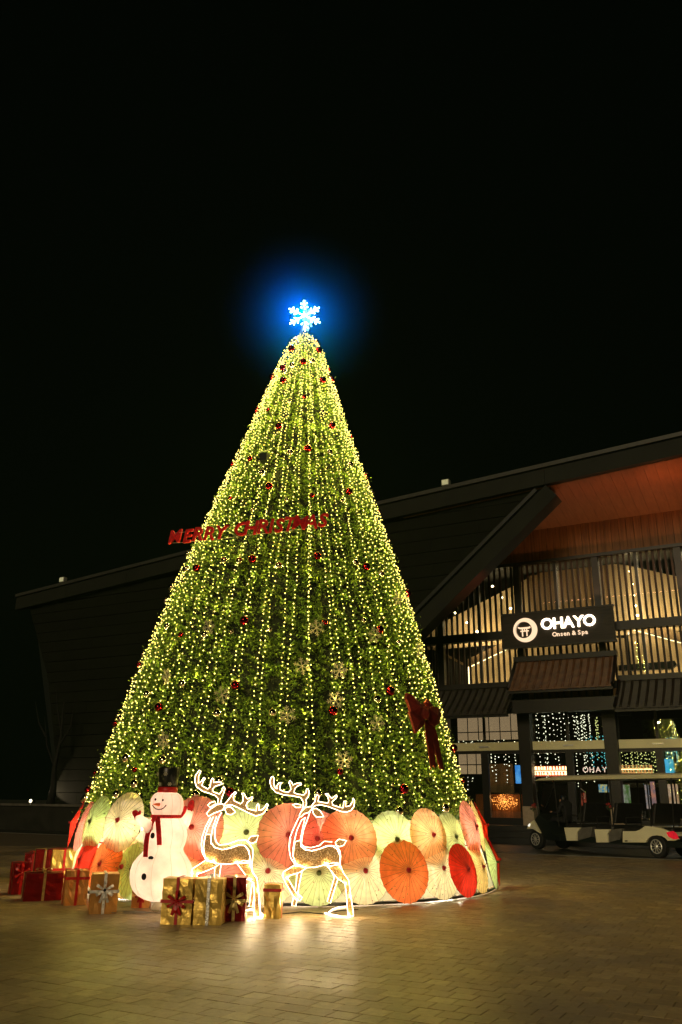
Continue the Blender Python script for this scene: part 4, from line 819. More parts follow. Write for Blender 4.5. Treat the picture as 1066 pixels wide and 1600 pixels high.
# ------------------------------------------------------------------ reindeer light figures
ROPE_L = bpy.data.lights.new('rope_fill', 'POINT'); ROPE_L.energy = 1.35; ROPE_L.color = (1, .74, .40); ROPE_L.shadow_soft_size = .0045  # point lights added along the leg ropes to brighten the paving
def deer(name, label, Y, dY, s1, o1, s2c, o2, D):
    "s1,o1: scale/origin of the upper trace; s2c,o2 of the lower one; D dict of traces"
    def U(p): return atY(o1[0]+p[0]/s1, o1[1]+p[1]/s1, Y)
    def Lw(p): return atY(o2[0]+p[0]/s2c, o2[1]+p[1]/s2c, Y)
    root = empty(name, tuple(gnd(*D['foot'])*np.array([1, 1, 0])), 0, label, 'reindeer', 'light-up reindeer'); base = np.array(root.location)
    def pl(nm, pts, f, th, dy=0, m=None, rope=.0028, shift=(0, 0, 0)):
        P_ = [f(p)-base+np.array([0, dy, 0])+np.array(shift) for p in pts]
        if min(p[2] for p in P_) < .012:
            for p in P_: p[2] = max(p[2], .012)
        o = MB().prism(P_, (0, th, 0)).build(nm, m or MESHG, root, tri=True)
        MB().tube([p+np.array([0, -.004, 0]) for p in P_], rope, 6, closed=True).build('rope_light', E_ROPE, o)
        return o
    def ln(pts, f, dy=0, r=.0028, sh=(0, 0, 0)):
        P_ = [f(p)-base+np.array([0, dy, 0])+np.array(sh) for p in pts]; MB().tube(P_, r, 6).build('rope_light', E_ROPE, root)
    b = pl('body', D['body'], Lw, .30, rope=.003); pl('head', D['head'], U, .14, .05)
    pl('antler', D['antL'], U, .03, .03); pl('antler', D['antR'], U, .03, .16)
    pl('ear', D['earL'], U, .03, .02); pl('ear', D['earR'], U, .03, .18); pl('tail', D['tail'], Lw, .04, .12)
    pl('leg', D['legF'], Lw, .05); pl('leg', D['legR'], Lw, .05); pl('leg', D['legF2'], Lw, .05, dY, rope=.003); pl('leg', D['legR2'], Lw, .05, dY, rope=.003)
    for f_, key in ((Lw, 'legR'), (Lw, 'legF'), (Lw, 'legR2')):
        for p in D[key][::3]:
            P_ = f_(p)-base; o = bpy.data.objects.new('rope_fill', ROPE_L); COL.objects.link(o); o.parent = root; o.location = (P_[0], P_[1]-.012, max(P_[2], .03))
    for q in D['linesU']: ln(q, U, -.003)
    for q in D['linesL']: ln(q, Lw, -.003)
    return root, base, Lw, ln
MESHG = bpy.data.materials.new('gold_wire_mesh'); MESHG.use_nodes = True; nt = MESHG.node_tree; N = nt.nodes; L = nt.links; pb = N['Principled BSDF']
tc = N.new('ShaderNodeTexCoord'); no = N.new('ShaderNodeTexNoise'); no.inputs['Scale'].default_value = 75; no.inputs['Detail'].default_value = 2; L.new(tc.outputs['Object'], no.inputs[0])
cr = N.new('ShaderNodeValToRGB'); cr.color_ramp.elements[0].position = .35; cr.color_ramp.elements[1].position = .65; cr.color_ramp.elements[0].color = (.14, .065, .015, 1); cr.color_ramp.elements[1].color = (.50, .30, .10, 1); L.new(no.outputs[0], cr.inputs[0]); L.new(cr.outputs[0], pb.inputs['Base Color']); pb.inputs['Roughness'].default_value = .45; pb.inputs['Metallic'].default_value = .3
c2 = N.new('ShaderNodeValToRGB'); c2.color_ramp.elements[0].position = .56; c2.color_ramp.elements[1].position = .7; c2.color_ramp.elements[0].color = (.13, .07, .02, 1); c2.color_ramp.elements[1].color = (1, .75, .35, 1); L.new(no.outputs[0], c2.inputs[0]); L.new(c2.outputs[0], pb.inputs['Emission Color']); pb.inputs['Emission Strength'].default_value = .3  # even emission added to brighten the mesh, brighter specks as micro LEDs
a2 = N.new('ShaderNodeMapRange'); a2.inputs[1].default_value = .30; a2.inputs[2].default_value = .42; L.new(no.outputs[0], a2.inputs[0]); tr = N.new('ShaderNodeBsdfTransparent'); ms = N.new('ShaderNodeMixShader'); L.new(a2.outputs[0], ms.inputs[0]); L.new(tr.outputs[0], ms.inputs[1]); L.new(pb.outputs[0], ms.inputs[2]); L.new(ms.outputs[0], N['Material Output'].inputs[0]); MESHG.cycles.emission_sampling = 'NONE'
D2 = dict(foot=(548, 1432.5),
 body=[(292,40),(278,120),(272,200),(300,290),(330,310),(430,325),(520,322),(600,300),(690,305),(790,290),(795,200),(760,120),(700,80),(640,85),(560,120),(480,140),(400,118),(360,70),(350,20)],
 head=[(372,530),(390,492),(435,442),(500,428),(517,455),(485,492),(425,512),(395,545)],
 antL=[(400,480),(415,440),(420,380),(390,330),(300,310),(200,300),(110,270),(60,210),(45,150),(60,105),(80,92),(92,115),(90,180),(108,225),(130,232),(120,205),(148,165),(175,160),(158,205),(158,240),(200,262),(255,268),(280,240),(275,200),(258,160),(272,138),(288,155),(302,190),(345,170),(395,168),(400,185),(355,200),(325,230),(315,275),(360,292),(425,300),(448,275),(455,235),(470,228),(485,262),(475,320),(450,350),(455,400),(425,460)],
 antR=[(490,450),(520,405),(545,375),(552,320),(575,295),(592,312),(580,372),(630,382),(690,392),(702,365),(690,320),(660,285),(690,285),(715,320),(735,335),(790,300),(798,315),(770,350),(740,375),(745,412),(800,430),(862,446),(870,370),(888,365),(892,432),(940,420),(968,375),(975,335),(993,360),(985,430),(950,475),(900,493),(840,485),(760,455),(700,432),(610,410),(545,420),(512,450)],
 earL=[(298,405),(335,398),(395,410),(390,438),(335,440)], earR=[(515,458),(560,450),(605,478),(645,545),(560,548),(528,510)],
 tail=[(738,50),(780,14),(865,30),(832,85),(785,98),(748,82)],
 legF=[(300,292),(235,330),(165,372),(150,412),(190,500),(250,600),(300,682),(350,692),(372,655),(345,630),(310,612),(255,520),(212,440),(235,412),(345,378),(420,330),(360,300)],
 legR=[(640,292),(690,360),(760,440),(845,500),(862,600),(872,750),(880,885),(942,885),(935,790),(912,640),(888,465),(830,385),(800,310),(790,280),(720,270)],
 legF2=[(300,395),(285,560),(235,795),(285,795),(320,560),(358,385)], legR2=[(655,310),(728,470),(690,600),(645,745),(682,765),(735,590),(778,465),(700,360)],
 linesU=[[(262,882),(270,780),(300,700),(350,590),(378,540)],[(305,905),(325,790),(350,690),(400,580),(445,550)],[(500,470),(470,560),(425,680),(405,780),(400,850),(440,880),(510,885),(600,862),(650,815),(740,822)],[(440,550),(415,660),(390,780),(392,870),(440,910),(510,920),(600,900),(700,865),(770,870)]],
 linesL=[[(245,0),(232,60),(228,130),(245,220),(292,290)],[(290,0),(278,100),(268,190),(305,290)],[(792,292),(800,200),(790,140),(745,70)]])
deer2, b2, L2, ln2 = deer('light_up_reindeer', 'right reindeer light figure, its raised front leg bent in the air, antlers before orange parasols', 11.72, .45, 7.107, (415, 1200), 7.107, (420, 1310), D2)
def gline(px, z=.014): return [gnd(x, y, z) for x, y in px]
def base_rope(root, base, px):
    P_ = [p-base for p in gline(px)]; MB().tube(P_, .0075, 6).build('base_rope', E_ROPE, root)
base_rope(deer2, b2, [(548,1433),(530,1432.5),(516,1430),(514,1426),(520,1421),(530,1418),(540,1417)])
base_rope(deer2, b2, [(508,1427),(515,1429),(530,1431.5)])
D1 = dict(foot=(402, 1434),
 body=[(240,30),(222,120),(210,220),(245,330),(270,350),(380,375),(500,385),(600,372),(750,368),(768,300),(745,215),(700,160),(625,155),(530,190),(440,212),(350,185),(305,130),(298,30)],
 head=[(245,695),(280,650),(365,590),(430,578),(460,602),(440,652),(335,690),(265,730)],
 antL=[(378,575),(385,520),(350,480),(280,455),(200,430),(130,380),(105,310),(115,240),(160,178),(180,190),(152,250),(150,335),(185,310),(212,265),(232,275),(205,315),(190,362),(260,402),(288,380),(300,300),(318,272),(332,285),(330,325),(400,318),(440,340),(400,355),(350,370),(315,410),(332,440),(400,462),(428,425),(450,370),(466,395),(452,450),(428,510),(412,580)],
 antR=[(440,590),(500,522),(535,470),(580,432),(590,445),(552,495),(560,542),(640,582),(668,550),(670,490),(650,450),(680,452),(702,495),(722,522),(785,492),(788,512),(722,562),(705,600),(722,640),(830,665),(832,610),(850,575),(862,600),(858,660),(900,652),(930,620),(958,575),(972,590),(950,652),(905,702),(825,728),(740,692),(600,622),(530,592),(460,600)],
 earL=[(262,595),(290,568),(345,548),(362,578),(290,622)], earR=[(445,640),(480,615),(522,620),(578,680),(520,714),(468,700)],
 tail=[(730,110),(762,60),(857,45),(830,122),(775,142)],
 legF=[(245,332),(160,390),(80,440),(68,490),(95,560),(140,660),(200,760),(245,770),(265,735),(225,700),(180,610),(130,522),(150,500),(260,460),(375,408),(330,350)],
 legR=[(605,372),(640,410),(690,480),(750,565),(812,605),(822,800),(815,1022),(892,1022),(882,800),(868,690),(850,555),(800,492),(775,400),(755,350),(690,340)],
 legF2=[(290,455),(285,560),(240,955),(290,955),(345,570),(372,400)], legR2=[(770,575),(742,720),(715,940),(755,945),(790,740),(815,600)],
 linesU=[[(300,740),(240,850),(200,970),(188,1066)],[(330,735),(268,860),(228,990),(212,1100)],[(430,680),(395,740),(350,870),(348,975),(370,1040)],[(370,730),(325,860),(305,980),(303,1060)]],
 linesL=[[(188,150),(200,250),(245,335)],[(345,50),(362,115),(400,155),(500,146),(620,102),(720,98),(760,135),(802,205),(800,300),(788,395),(800,480),(850,545),(868,690),(885,1000)],[(303,130),(345,185),(440,212),(540,192),(640,155),(705,162),(752,215),(772,330),(780,400)],[(212,180),(225,260),(250,335)]])
deer1, b1, L1, ln1 = deer('light_up_reindeer', 'left reindeer light figure standing between snowman and right reindeer, gifts before its legs', 11.55, .45, 7.614, (290, 1180), 7.614, (290, 1300), D1)
base_rope(deer1, b1, [(398,1434),(408,1434.5),(412,1431),(405,1424),(392,1421),(385,1423)])
# ------------------------------------------------------------------ snowman
SY = 12.12; SBx = atY(252, 1408, SY)
sn = empty('snowman', (float(SBx[0]), SY, 0), 0, 'glowing inflatable snowman with black top hat and red scarf beside the reindeer', 'snowman'); SB = np.array([SBx[0], SY, 0])
def sc_(x, y, Y=SY): return atY(195+x/6.4, 1180+y/6.4, Y)-SB
prof = []
PRF = [(1462,338,8),(1458,335,90),(1440,338,150),(1400,346,222),(1350,352,270),(1290,358,300),(1220,364,314),(1150,368,312),(1080,372,290),(1020,378,250),(975,385,212),(945,390,196),(925,392,196),(890,396,208),(850,400,217),(800,404,221),(750,406,216),(700,409,196),(660,412,168),(632,414,146),(612,416,138),(590,418,146),(560,420,158),(520,422,165),(480,423,166),(440,423,160),(405,424,140),(385,424,118),(372,425,95),(368,425,4)]
for y, x, r in PRF:
    c = sc_(x, y); e = sc_(x+r, y); prof.append((float(e[0]-c[0])*.985, float(c[2]), float(c[0])))
b = MB(); n_ = 40; b.lathe(prof, n_)
body = b.build('body', P_SNOW, sn, smooth=True)
def front(x, y, push=.0):
    "point on the snowman surface seen at trace position"
    d = ray(195+x/6.4, 1180+y/6.4); zs = [p[1] for p in prof]; rs_ = [p[0] for p in prof]; xs = [p[2] for p in prof]
    for t in np.arange(10.5, 13.5, .004):
        P_ = O+d*t-SB; r_ = np.interp(P_[2], zs, rs_); cx_ = np.interp(P_[2], zs, xs)
        if math.hypot(P_[0]-cx_, P_[1]) <= r_+push: return P_
    return O+d*12-SB
def spot_on(nm, x, y, rx, ry, m, th=.012):
    c = front(x, y, .003); nn = Vector((c[0]-np.interp(c[2], [p[1] for p in prof], [p[2] for p in prof]), c[1], 0)).normalized(); tn = Vector((-nn[1], nn[0], 0)); b = MB(); n = 14; P_ = []
    for k in range(n): q = 2*math.pi*k/n; P_.append(np.array(c)+np.array(tn)*rx*math.cos(q)+np.array([0, 0, 1])*ry*math.sin(q))
    b.prism(P_, np.array(nn)*th); return b.build(nm, m, sn, tri=True)
for x, y in ((310, 443), (382, 450)): spot_on('eye', x, y, .012, .016, M['button'])
for x, y, rx, ry in ((281, 805, .030, .038), (264, 1028, .036, .024), (194, 1216, .034, .040)): spot_on('button', x, y, rx, ry, M['button'])
P_ = [front(x, y, .004) for x, y in ((278,500),(290,520),(310,537),(335,544),(362,542),(388,530),(405,512),(415,498))]; MB().tube(P_, .0065, 6).build('mouth', M['button'], sn)
c = front(345, 494, .0); tpp = front(286, 492, .10); MB().tube([c, c*.4+tpp*.6, tpp], [.022, .015, .004], 10).build('nose', M['carrot'], sn, smooth=True)
for k in range(10):
    q = 2*math.pi*k/10+.2
    MB().tube([(p[2]+(p[0]+.001)*math.cos(q), (p[0]+.001)*math.sin(q), p[1]) for p in prof[2:-2]], .0022, 4).build('seam', M['cream'], sn)
# scarf: collar ring and two hanging ends
rz = [p for p in prof if True]
def neck(z): return float(np.interp(z, [p[1] for p in prof], [p[0] for p in prof])), float(np.interp(z, [p[1] for p in prof], [p[2] for p in prof]))
zc = float(sc_(416, 614)[2]); r_, x_ = neck(zc)
b = MB(); b.lathe([(r_+.004, zc-.022, x_), (r_+.022, zc-.012, x_), (r_+.022, zc+.016, x_), (r_+.004, zc+.026, x_)], 32); b.build('scarf', M['red_felt'], sn, smooth=True)
def ribbon(nm, px, w, m, push=.02, th=.01):
    L_ = [front(x-w/2, y, push) for x, y in px]; R_ = [front(x+w/2, y, push) for x, y in px]; b = MB(); n = len(px); vs = L_+R_+[p+np.array([0, th, 0]) for p in L_+R_]
    b.add(vs, [(i, i+1, n+i+1, n+i) for i in range(n-1)]+[(2*n+i, 3*n+i, 3*n+i+1, 2*n+i+1) for i in range(n-1)]+[(i, 2*n+i, 2*n+i+1, i+1) for i in range(n-1)]+[(n+i, n+i+1, 3*n+i+1, 3*n+i) for i in range(n-1)]+[(n-1, 2*n+n-1, 3*n+n-1, 2*n-1)]); b.build(nm, m, sn)
ribbon('scarf_end', [(328,610),(330,660),(336,720),(340,780),(344,840),(345,900)], 48, M['red_felt'], .03); ribbon('scarf_end', [(306,620),(285,645),(262,690),(240,750),(222,820),(212,900),(208,960),(207,1020)], 46, M['red_felt'], .02)
spot_on('scarf_knot', 318, 622, .045, .032, M['red_felt'], .05)
# arms and mittens
def arm(pts, rad, dy): MB().tube([sc_(x, y, SY+dy) for x, y in pts], rad, 14).build('arm', P_SNOW, sn, smooth=True)
arm([(275, 760), (230, 705), (180, 665), (125, 622), (105, 605)], [.085, .075, .062, .052, .03], -.18); arm([(560, 720), (605, 665), (640, 600), (655, 560), (660, 545)], [.09, .075, .055, .05, .03], .12)
def mitten(pts, dy, th=.07):
    P_ = [sc_(x, y, SY+dy) for x, y in pts]; MB().prism(P_, (0, th, 0)).build('mitten', M['red_felt'], sn, tri=True, bevel=.008)
mitten([(105,645),(85,610),(70,580),(78,556),(100,548),(122,560),(132,580),(142,550),(156,560),(152,590),(125,615)], -.22); mitten([(630,560),(622,520),(635,480),(658,450),(680,445),(690,470),(688,520),(670,572),(650,570)], .08)
MB().prism([sc_(x, y, SY+.1) for x, y in ((560,610),(590,520),(610,505),(618,520),(600,580),(575,630))], (0, .05, 0)).build('scarf_tail', M['red_felt'], sn, tri=True)
for p_, e_ in (((205, 685, SY-.18), .22), ((150, 640, SY-.18), .12), ((600, 668, SY+.12), .24), ((638, 605, SY+.12), .12)):
    ld = bpy.data.lights.new('arm_fill', 'POINT'); ld.energy = e_; ld.color = (1, .76, .52); ld.shadow_soft_size = .03; o = bpy.data.objects.new('arm_fill', ld); COL.objects.link(o); o.parent = sn; o.location = sc_(*p_)  # lights added inside the arm tubes so they glow like the body
# top hat
hz0 = float(sc_(425, 372)[2]); hz1 = float(sc_(440, 120)[2]); hx0 = float(sc_(428, 372)[0]); hx1 = float(sc_(444, 120)[0]); hr0 = float((sc_(512, 372)-sc_(425, 372))[0]); hr1 = float((sc_(556, 120)-sc_(444, 120))[0])
hm = bpy.data.materials.new('hat_nylon'); hm.use_nodes = True; nt = hm.node_tree; nt.nodes.clear(); N = nt.nodes; L = nt.links
tr = N.new('ShaderNodeBsdfTransparent'); tr.inputs[0].default_value = (.5, .5, .45, 1); pr_ = N.new('ShaderNodeBsdfPrincipled'); pr_.inputs['Base Color'].default_value = (.012, .014, .012, 1); pr_.inputs['Roughness'].default_value = .3; mx = N.new('ShaderNodeMixShader'); mx.inputs[0].default_value = .8
L.new(tr.outputs[0], mx.inputs[1]); L.new(pr_.outputs[0], mx.inputs[2]); om = N.new('ShaderNodeOutputMaterial'); L.new(mx.outputs[0], om.inputs[0])
hat = MB().lathe([(hr0, hz0+.03, hx0), (hr0*.55+hr1*.45, hz0*.5+hz1*.5, (hx0+hx1)/2), (hr1*.97, hz1-.02, hx1), (hr1*.9, hz1, hx1)], 28).build('top_hat', hm, sn, smooth=True)
MB().lathe([(hr0+.012, hz0-.005, hx0), (hr0+.016, hz0+.02, hx0), (hr0+.014, hz0+.065, hx0+.002), (hr0+.006, hz0+.07, hx0+.002)], 28).build('hat_band', M['red_ribbon'], hat, smooth=True)
fs = flake_mesh(.028, .0028).mesh('hat_flake'); fs.materials.append(M['ornament'])
for x, y in ((370, 292), (466, 292), (430, 192), (345, 190)):
    c = sc_(x, y, SY); r_h = hr0+(hr1-hr0)*(c[2]-hz0)/(hz1-hz0); cxh = hx0+(hx1-hx0)*(c[2]-hz0)/(hz1-hz0); yy = -math.sqrt(max(r_h**2-(c[0]-cxh)**2, 1e-4))-.006
    o = bpy.data.objects.new('hat_flake', fs); COL.objects.link(o); o.parent = hat; o.location = (c[0], yy, c[2])
for z, r, pw_ in ((.40, .12, 4.0), (.98, .10, 2.5), (1.38, .08, 1.6)):
    ld = bpy.data.lights.new('inner_lamp', 'POINT'); ld.energy = pw_; ld.color = (1, .80, .60); ld.shadow_soft_size = r; o = bpy.data.objects.new('inner_lamp', ld); COL.objects.link(o); o.parent = sn; o.location = (neck(z)[1], 0, z)
MB().lathe([(.12, 0), (.13, .03), (.10, .10), (.07, prof[1][1]+.04)], 16).build('blower_base', M['cream'], sn, smooth=True)
for k, (a, c) in enumerate((((-.42, -.30), (.05, -.36)), ((.05, -.36), (.30, -.30)))): MB().tube([(a[0], a[1], .012), (c[0], c[1], .012), (0, 0, .05)], .006, 5).build('ground_wire', M['steel'], sn)
MB().tube([(-.38+.16*math.cos(q)*2, -.32+.05*math.sin(q)*2, .012) for q in np.linspace(0, 6.28, 24)], .006, 5, closed=True).build('ground_wire', M['steel'], sn)
# ------------------------------------------------------------------ gifts
def bowm(parent, c, nrm, r, m, core=None, n=6, tails=True):
    "ribbon bow of loops around a core on a face with normal nrm"
    nrm = np.array(nrm, float); t = np.cross([0, 0, 1], nrm) if abs(nrm[2]) < .9 else np.array([1.0, 0, 0]); t /= np.linalg.norm(t); u = np.cross(nrm, t); c = np.array(c, float)
    for k in range(n):
        q = 2*math.pi*k/n+.5; d = t*math.cos(q)+u*math.sin(q); sd = np.cross(nrm, d); w = r*.27; b = MB()
        pts = [(0, 0), (.35, .32), (.75, .40), (1.0, .22), (.8, .06), (.3, .02)]; vs = []
        for i, (a, h) in enumerate(pts):
            ww = w*(.35+.9*min(a, .8)); p = c+d*a*r+nrm*(h*r*.8+.004); vs += [p-sd*ww*.5, p+sd*ww*.5]
        b.add(vs, [(2*i, 2*i+1, 2*i+3, 2*i+2) for i in range(len(pts)-1)]); b.build('bow_loop', m, parent)
    b = MB(); b.sphere(tuple(c+nrm*r*.12), r*.16, 8, 6); b.build('bow_centre', core or m, parent)
    if tails:
        for s_ in (-1, 1):
            b = MB(); d = (t*s_*.35-u); d /= np.linalg.norm(d); sd = np.cross(nrm, d); vs = []
            for a, h in ((0, .1), (.6, .14), (1.3, .03)): p = c+d*a*r+nrm*(h*r+.006); vs += [p-sd*r*.13, p+sd*r*.13]
            b.add(vs, [(0, 1, 3, 2), (2, 3, 5, 4)]); b.build('bow_tail', m, parent)
def foilbox(w, d, h, seed, crumple=.011):
    bm = bmesh.new(); bmesh.ops.create_cube(bm, size=1); bmesh.ops.subdivide_edges(bm, edges=bm.edges[:], cuts=5, use_grid_fill=True); r_ = random.Random(seed)
    for v in bm.verts:
        x, y, z = v.co; v.co = (x*w, y*d, (z+.5)*h)
        on = (abs(x) > .49)+(abs(y) > .49)+(abs(z) > .49)
        f = crumple*(1 if on == 1 else .45); v.co += Vector((r_.uniform(-f, f), r_.uniform(-f, f), r_.uniform(-f, f)*(0 if abs(z) > .49 else 1)))
    me = bpy.data.meshes.new('wrapped_box'); bm.to_mesh(me); bm.free(); return me
def gift(x, y, w, h, d, yaw, foil, rib, label, bow=None, z0=0, vband=True, hband=None, sideb=True, topbow=False, core=None, pos=None, bowr=.11):
    c = pos if pos is not None else gnd(x, y, z0); yw = math.radians(yaw); t = empty('gift_box', (float(c[0])-math.sin(yw)*d/2, float(c[1])+math.cos(yw)*d/2, z0), yw, label, 'gift', 'wrapped gifts around the tree')
    link('wrapped_box', foilbox(w, d, h, int(x*7+y)), M[foil], t); rw = .018; e = .011
    if vband:
        MB().box((-rw, -d/2-e, 0), (rw, -d/2-e+.004, h+e)).box((-rw, -d/2-e, h+e-.003), (rw, d/2+e, h+e+.001)).build('ribbon', M[rib], t)
    if sideb:
        for s_ in (-1, 1): MB().box((s_*(w/2+e)-.002, -rw, 0), (s_*(w/2+e)+.002, rw, h+e)).build('ribbon', M[rib], t)
        MB().box((-w/2-e, -rw, h+e+.002), (w/2+e, rw, h+e+.005)).build('ribbon', M[rib], t)
    if hband is not None:
        zz = h*hband; MB().box((-w/2-e-.001, -d/2-e-.003, zz-rw), (w/2+e+.001, -d/2-e+.001, zz+rw)).box((w/2+e-.001, -d/2-e-.002, zz-rw), (w/2+e+.003, d/2+e, zz+rw)).box((-w/2-e-.003, -d/2-e-.002, zz-rw), (-w/2-e+.001, d/2+e, zz+rw)).build('ribbon', M[rib], t)
    if bow: bowm(t, (0, -d/2-e-.004, h*(bow if bow is not True else .55)), (0, -1, 0), bowr, M[rib], core)
    if topbow: bowm(t, (0, 0, h+e+.004), (0, 0, 1), bowr, M[rib], core, tails=False)
    return t
gift(274, 1445, .365, .50, .30, -3, 'gold_foil', 'red_ribbon', 'crumpled gold gift with dark red bow right of the snowman foot', bow=.50, hband=.5, sideb=False, bowr=.12)
gift(323, 1446, .33, .50, .30, -2, 'gold_foil', 'silver_ribbon', 'gold gift with one vertical silver ribbon, in front of the left reindeer', topbow=True, sideb=False, bowr=.09)
gift(364, 1440, .285, .49, .32, 4, 'red_foil', 'gold_ribbon', 'red gift with large gold bow before the left reindeer', bow=.52, hband=.47, bowr=.13)
gift(424, 1436, .205, .39, .20, -6, 'gold_foil', 'red_ribbon', 'small narrow gold gift with a red band between the two reindeer', vband=False, hband=.84, sideb=True)
gift(160, 1428.5, .34, .47, .40, 17, 'bronze_foil', 'silver_ribbon', 'bronze gold gift with silver bow and black centre, left of the snowman', bow=.60, hband=.56, core=M['button'], bowr=.12, sideb=False)
gift(117, 1415, .30, .44, .34, 22, 'bronze_foil', 'red_ribbon', 'copper gift with wide red ribbon beside the silver bow gift', vband=True, hband=.78, sideb=True)
gift(66, 1408, .52, .36, .42, 24, 'red_foil', 'gold_ribbon', 'wide dark red gift with thin gold ribbon at the left of the pile', topbow=True, bowr=.13)
gift(30, 1398, .24, .44, .3, 30, 'red_foil', 'red_ribbon', 'red gift at the far left end with a red bow hanging down its side', bow=.7, bowr=.12)
g_ = gnd(96, 1384); gift(96, 1384, .40, .56, .36, 20, 'gold_foil', 'red_ribbon', 'tall gold and red gift standing at the back of the left pile', hband=.45, topbow=False, pos=g_, bowr=.1)
g_ = gnd(66, 1378); gift(66, 1378, .32, .52, .3, 22, 'red_foil', 'gold_ribbon', 'upright red gift with gold ribbon at the back of the left pile', pos=g_)
g_ = gnd(48, 1374); gift(48, 1374, .30, .42, .3, 12, 'red_foil', 'red_ribbon', 'shadowy small red gift at the rear left of the pile', pos=g_, topbow=True, bowr=.1)
g_ = gnd(219, 1419); gift(219, 1419, .24, .30, .24, 8, 'bronze_foil', 'red_ribbon', 'low orange gift half hidden behind the snowman', pos=g_, topbow=False, bow=.6, bowr=.09)
# ------------------------------------------------------------------ golf cart (local x = towards its front, y = width away from the camera, z = up)
WR = gnd(1028, 1341)[:2]; WF = gnd(838, 1327)[:2]; cf = (WF-WR)/np.linalg.norm(WF-WR); WB = float(np.linalg.norm(WF-WR)); cpn = np.array([cf[1], -cf[0]])
if cpn[1] < 0: cpn = -cpn
cart = empty('golf_cart', (float(WR[0]), float(WR[1]), 0), math.atan2(cf[1], cf[0]), 'long cream golf cart with canopy roof and black seats parked before the glass doors', 'golf cart')
sgn = 1 if (-cf[1]*cpn[0]+cf[0]*cpn[1]) > 0 else -1
def cp(x, y, w=0):
    Q = WR+cpn*w; d = ray(x, y); t = (Q@cpn)/(d[:2]@cpn); P_ = O+d*t; return float((P_[:2]-WR)@cf), float(P_[2])
def c8(x, y, w=0): return cp(920+x/7.3, 1200+y/7.3, w)
def c7(x, y, w=0): return cp(800+x/7.614, 1200+y/7.614, w)
CW = 1.35
def side(nm, pts, m, y0=0, th=CW, bev=.0, parent=None): return MB().prism([(p[0], y0*sgn, p[1]) for p in pts], (0, th*sgn, 0)).build(nm, m, parent or cart, tri=True, bevel=bev)
rear = [c8(*p) for p in ((395,722),(470,722),(540,722),(590,705),(650,662),(740,672),(830,688),(920,722),(985,760),(1025,815),(1000,828),(905,830),(880,800),(840,778),(780,768),(720,778),(680,810),(655,850),(395,850))]
side('rear_body', rear, M['cart_body'], -.02, CW+.04)
for a, nm in (([(70,700),(252,700),(215,752),(222,850),(92,850)], 'seat_panel'),): side(nm, [c8(*p) for p in a], M['cart_body'], -.01, CW)
side('seat_panel', [c7(*p) for p in ((625,710),(822,710),(775,772),(775,866),(655,866))], M['cart_body'], -.01, CW)
side('step_well', [c8(*p) for p in ((255,702),(375,690),(350,815),(225,850),(218,752))], M['greyplastic'], .03, .35); side('step_well', [c7(*p) for p in ((824,712),(950,700),(930,820),(778,864),(778,772))], M['greyplastic'], .03, .35)
side('front_fender', [c7(*p) for p in ((183,728),(200,690),(225,650),(262,622),(300,690),(345,778),(320,765),(260,728),(220,722))], M['cart_body'], -.02, CW+.04)
a = c7(560, 860); bq = c8(1000, 880)
zf = .30; MB().box((-.95, .06*sgn, zf), (WB-.35, (CW-.06)*sgn, zf+.16)).build('chassis', M['black'], cart)
def lower(x0, x1, z0, z1, m, nm, y0=.04, y1=CW-.04): MB().box((x0, y0*sgn, z0), (x1, y1*sgn, z1)).build(nm, m, cart, bevel=.02)
zt = c8(400, 720)[1]
us = [c7(625, 712)[0], c7(985, 712)[0], c8(400, 712)[0]]      # front edges of the three seat boxes
for i, u in enumerate(us):
    L_ = (.62 if i < 2 else .9)
    lower(u-L_, u, .42, zt-.02, M['black'], 'seat_box', .05)
    MB().box((u-L_-.02, .05*sgn, zt), (u+.02, (CW-.05)*sgn, zt+.15)).build('seat', M['vinyl'], cart, bevel=.04)
    MB().hexa([(u-L_-.12, .08*sgn, zt+.2), (u-L_+.02, .08*sgn, zt+.2), (u-L_+.02, (CW-.08)*sgn, zt+.2), (u-L_-.12, (CW-.08)*sgn, zt+.2), (u-L_-.26, .08*sgn, zt+.78), (u-L_-.14, .08*sgn, zt+.78), (u-L_-.14, (CW-.08)*sgn, zt+.78), (u-L_-.26, (CW-.08)*sgn, zt+.78)]).build('backrest', M['vinyl'], cart, bevel=.03)
    MB().tube([(u-.1, .03*sgn, zt+.1), (u-.1, .03*sgn, zt+.36), (u-.45, .03*sgn, zt+.40), (u-L_, .03*sgn, zt+.36)], .018, 6).build('armrest', M['vinyl'], cart)
# rear facing seat, footboard
MB().box((-.55, .06*sgn, zt), (-.15, (CW-.06)*sgn, zt+.14)).build('seat', M['vinyl'], cart, bevel=.04)
MB().box((-.98, .05*sgn, .52), (-.62, (CW-.05)*sgn, .60)).build('rear_bumper', M['black'], cart, bevel=.02)
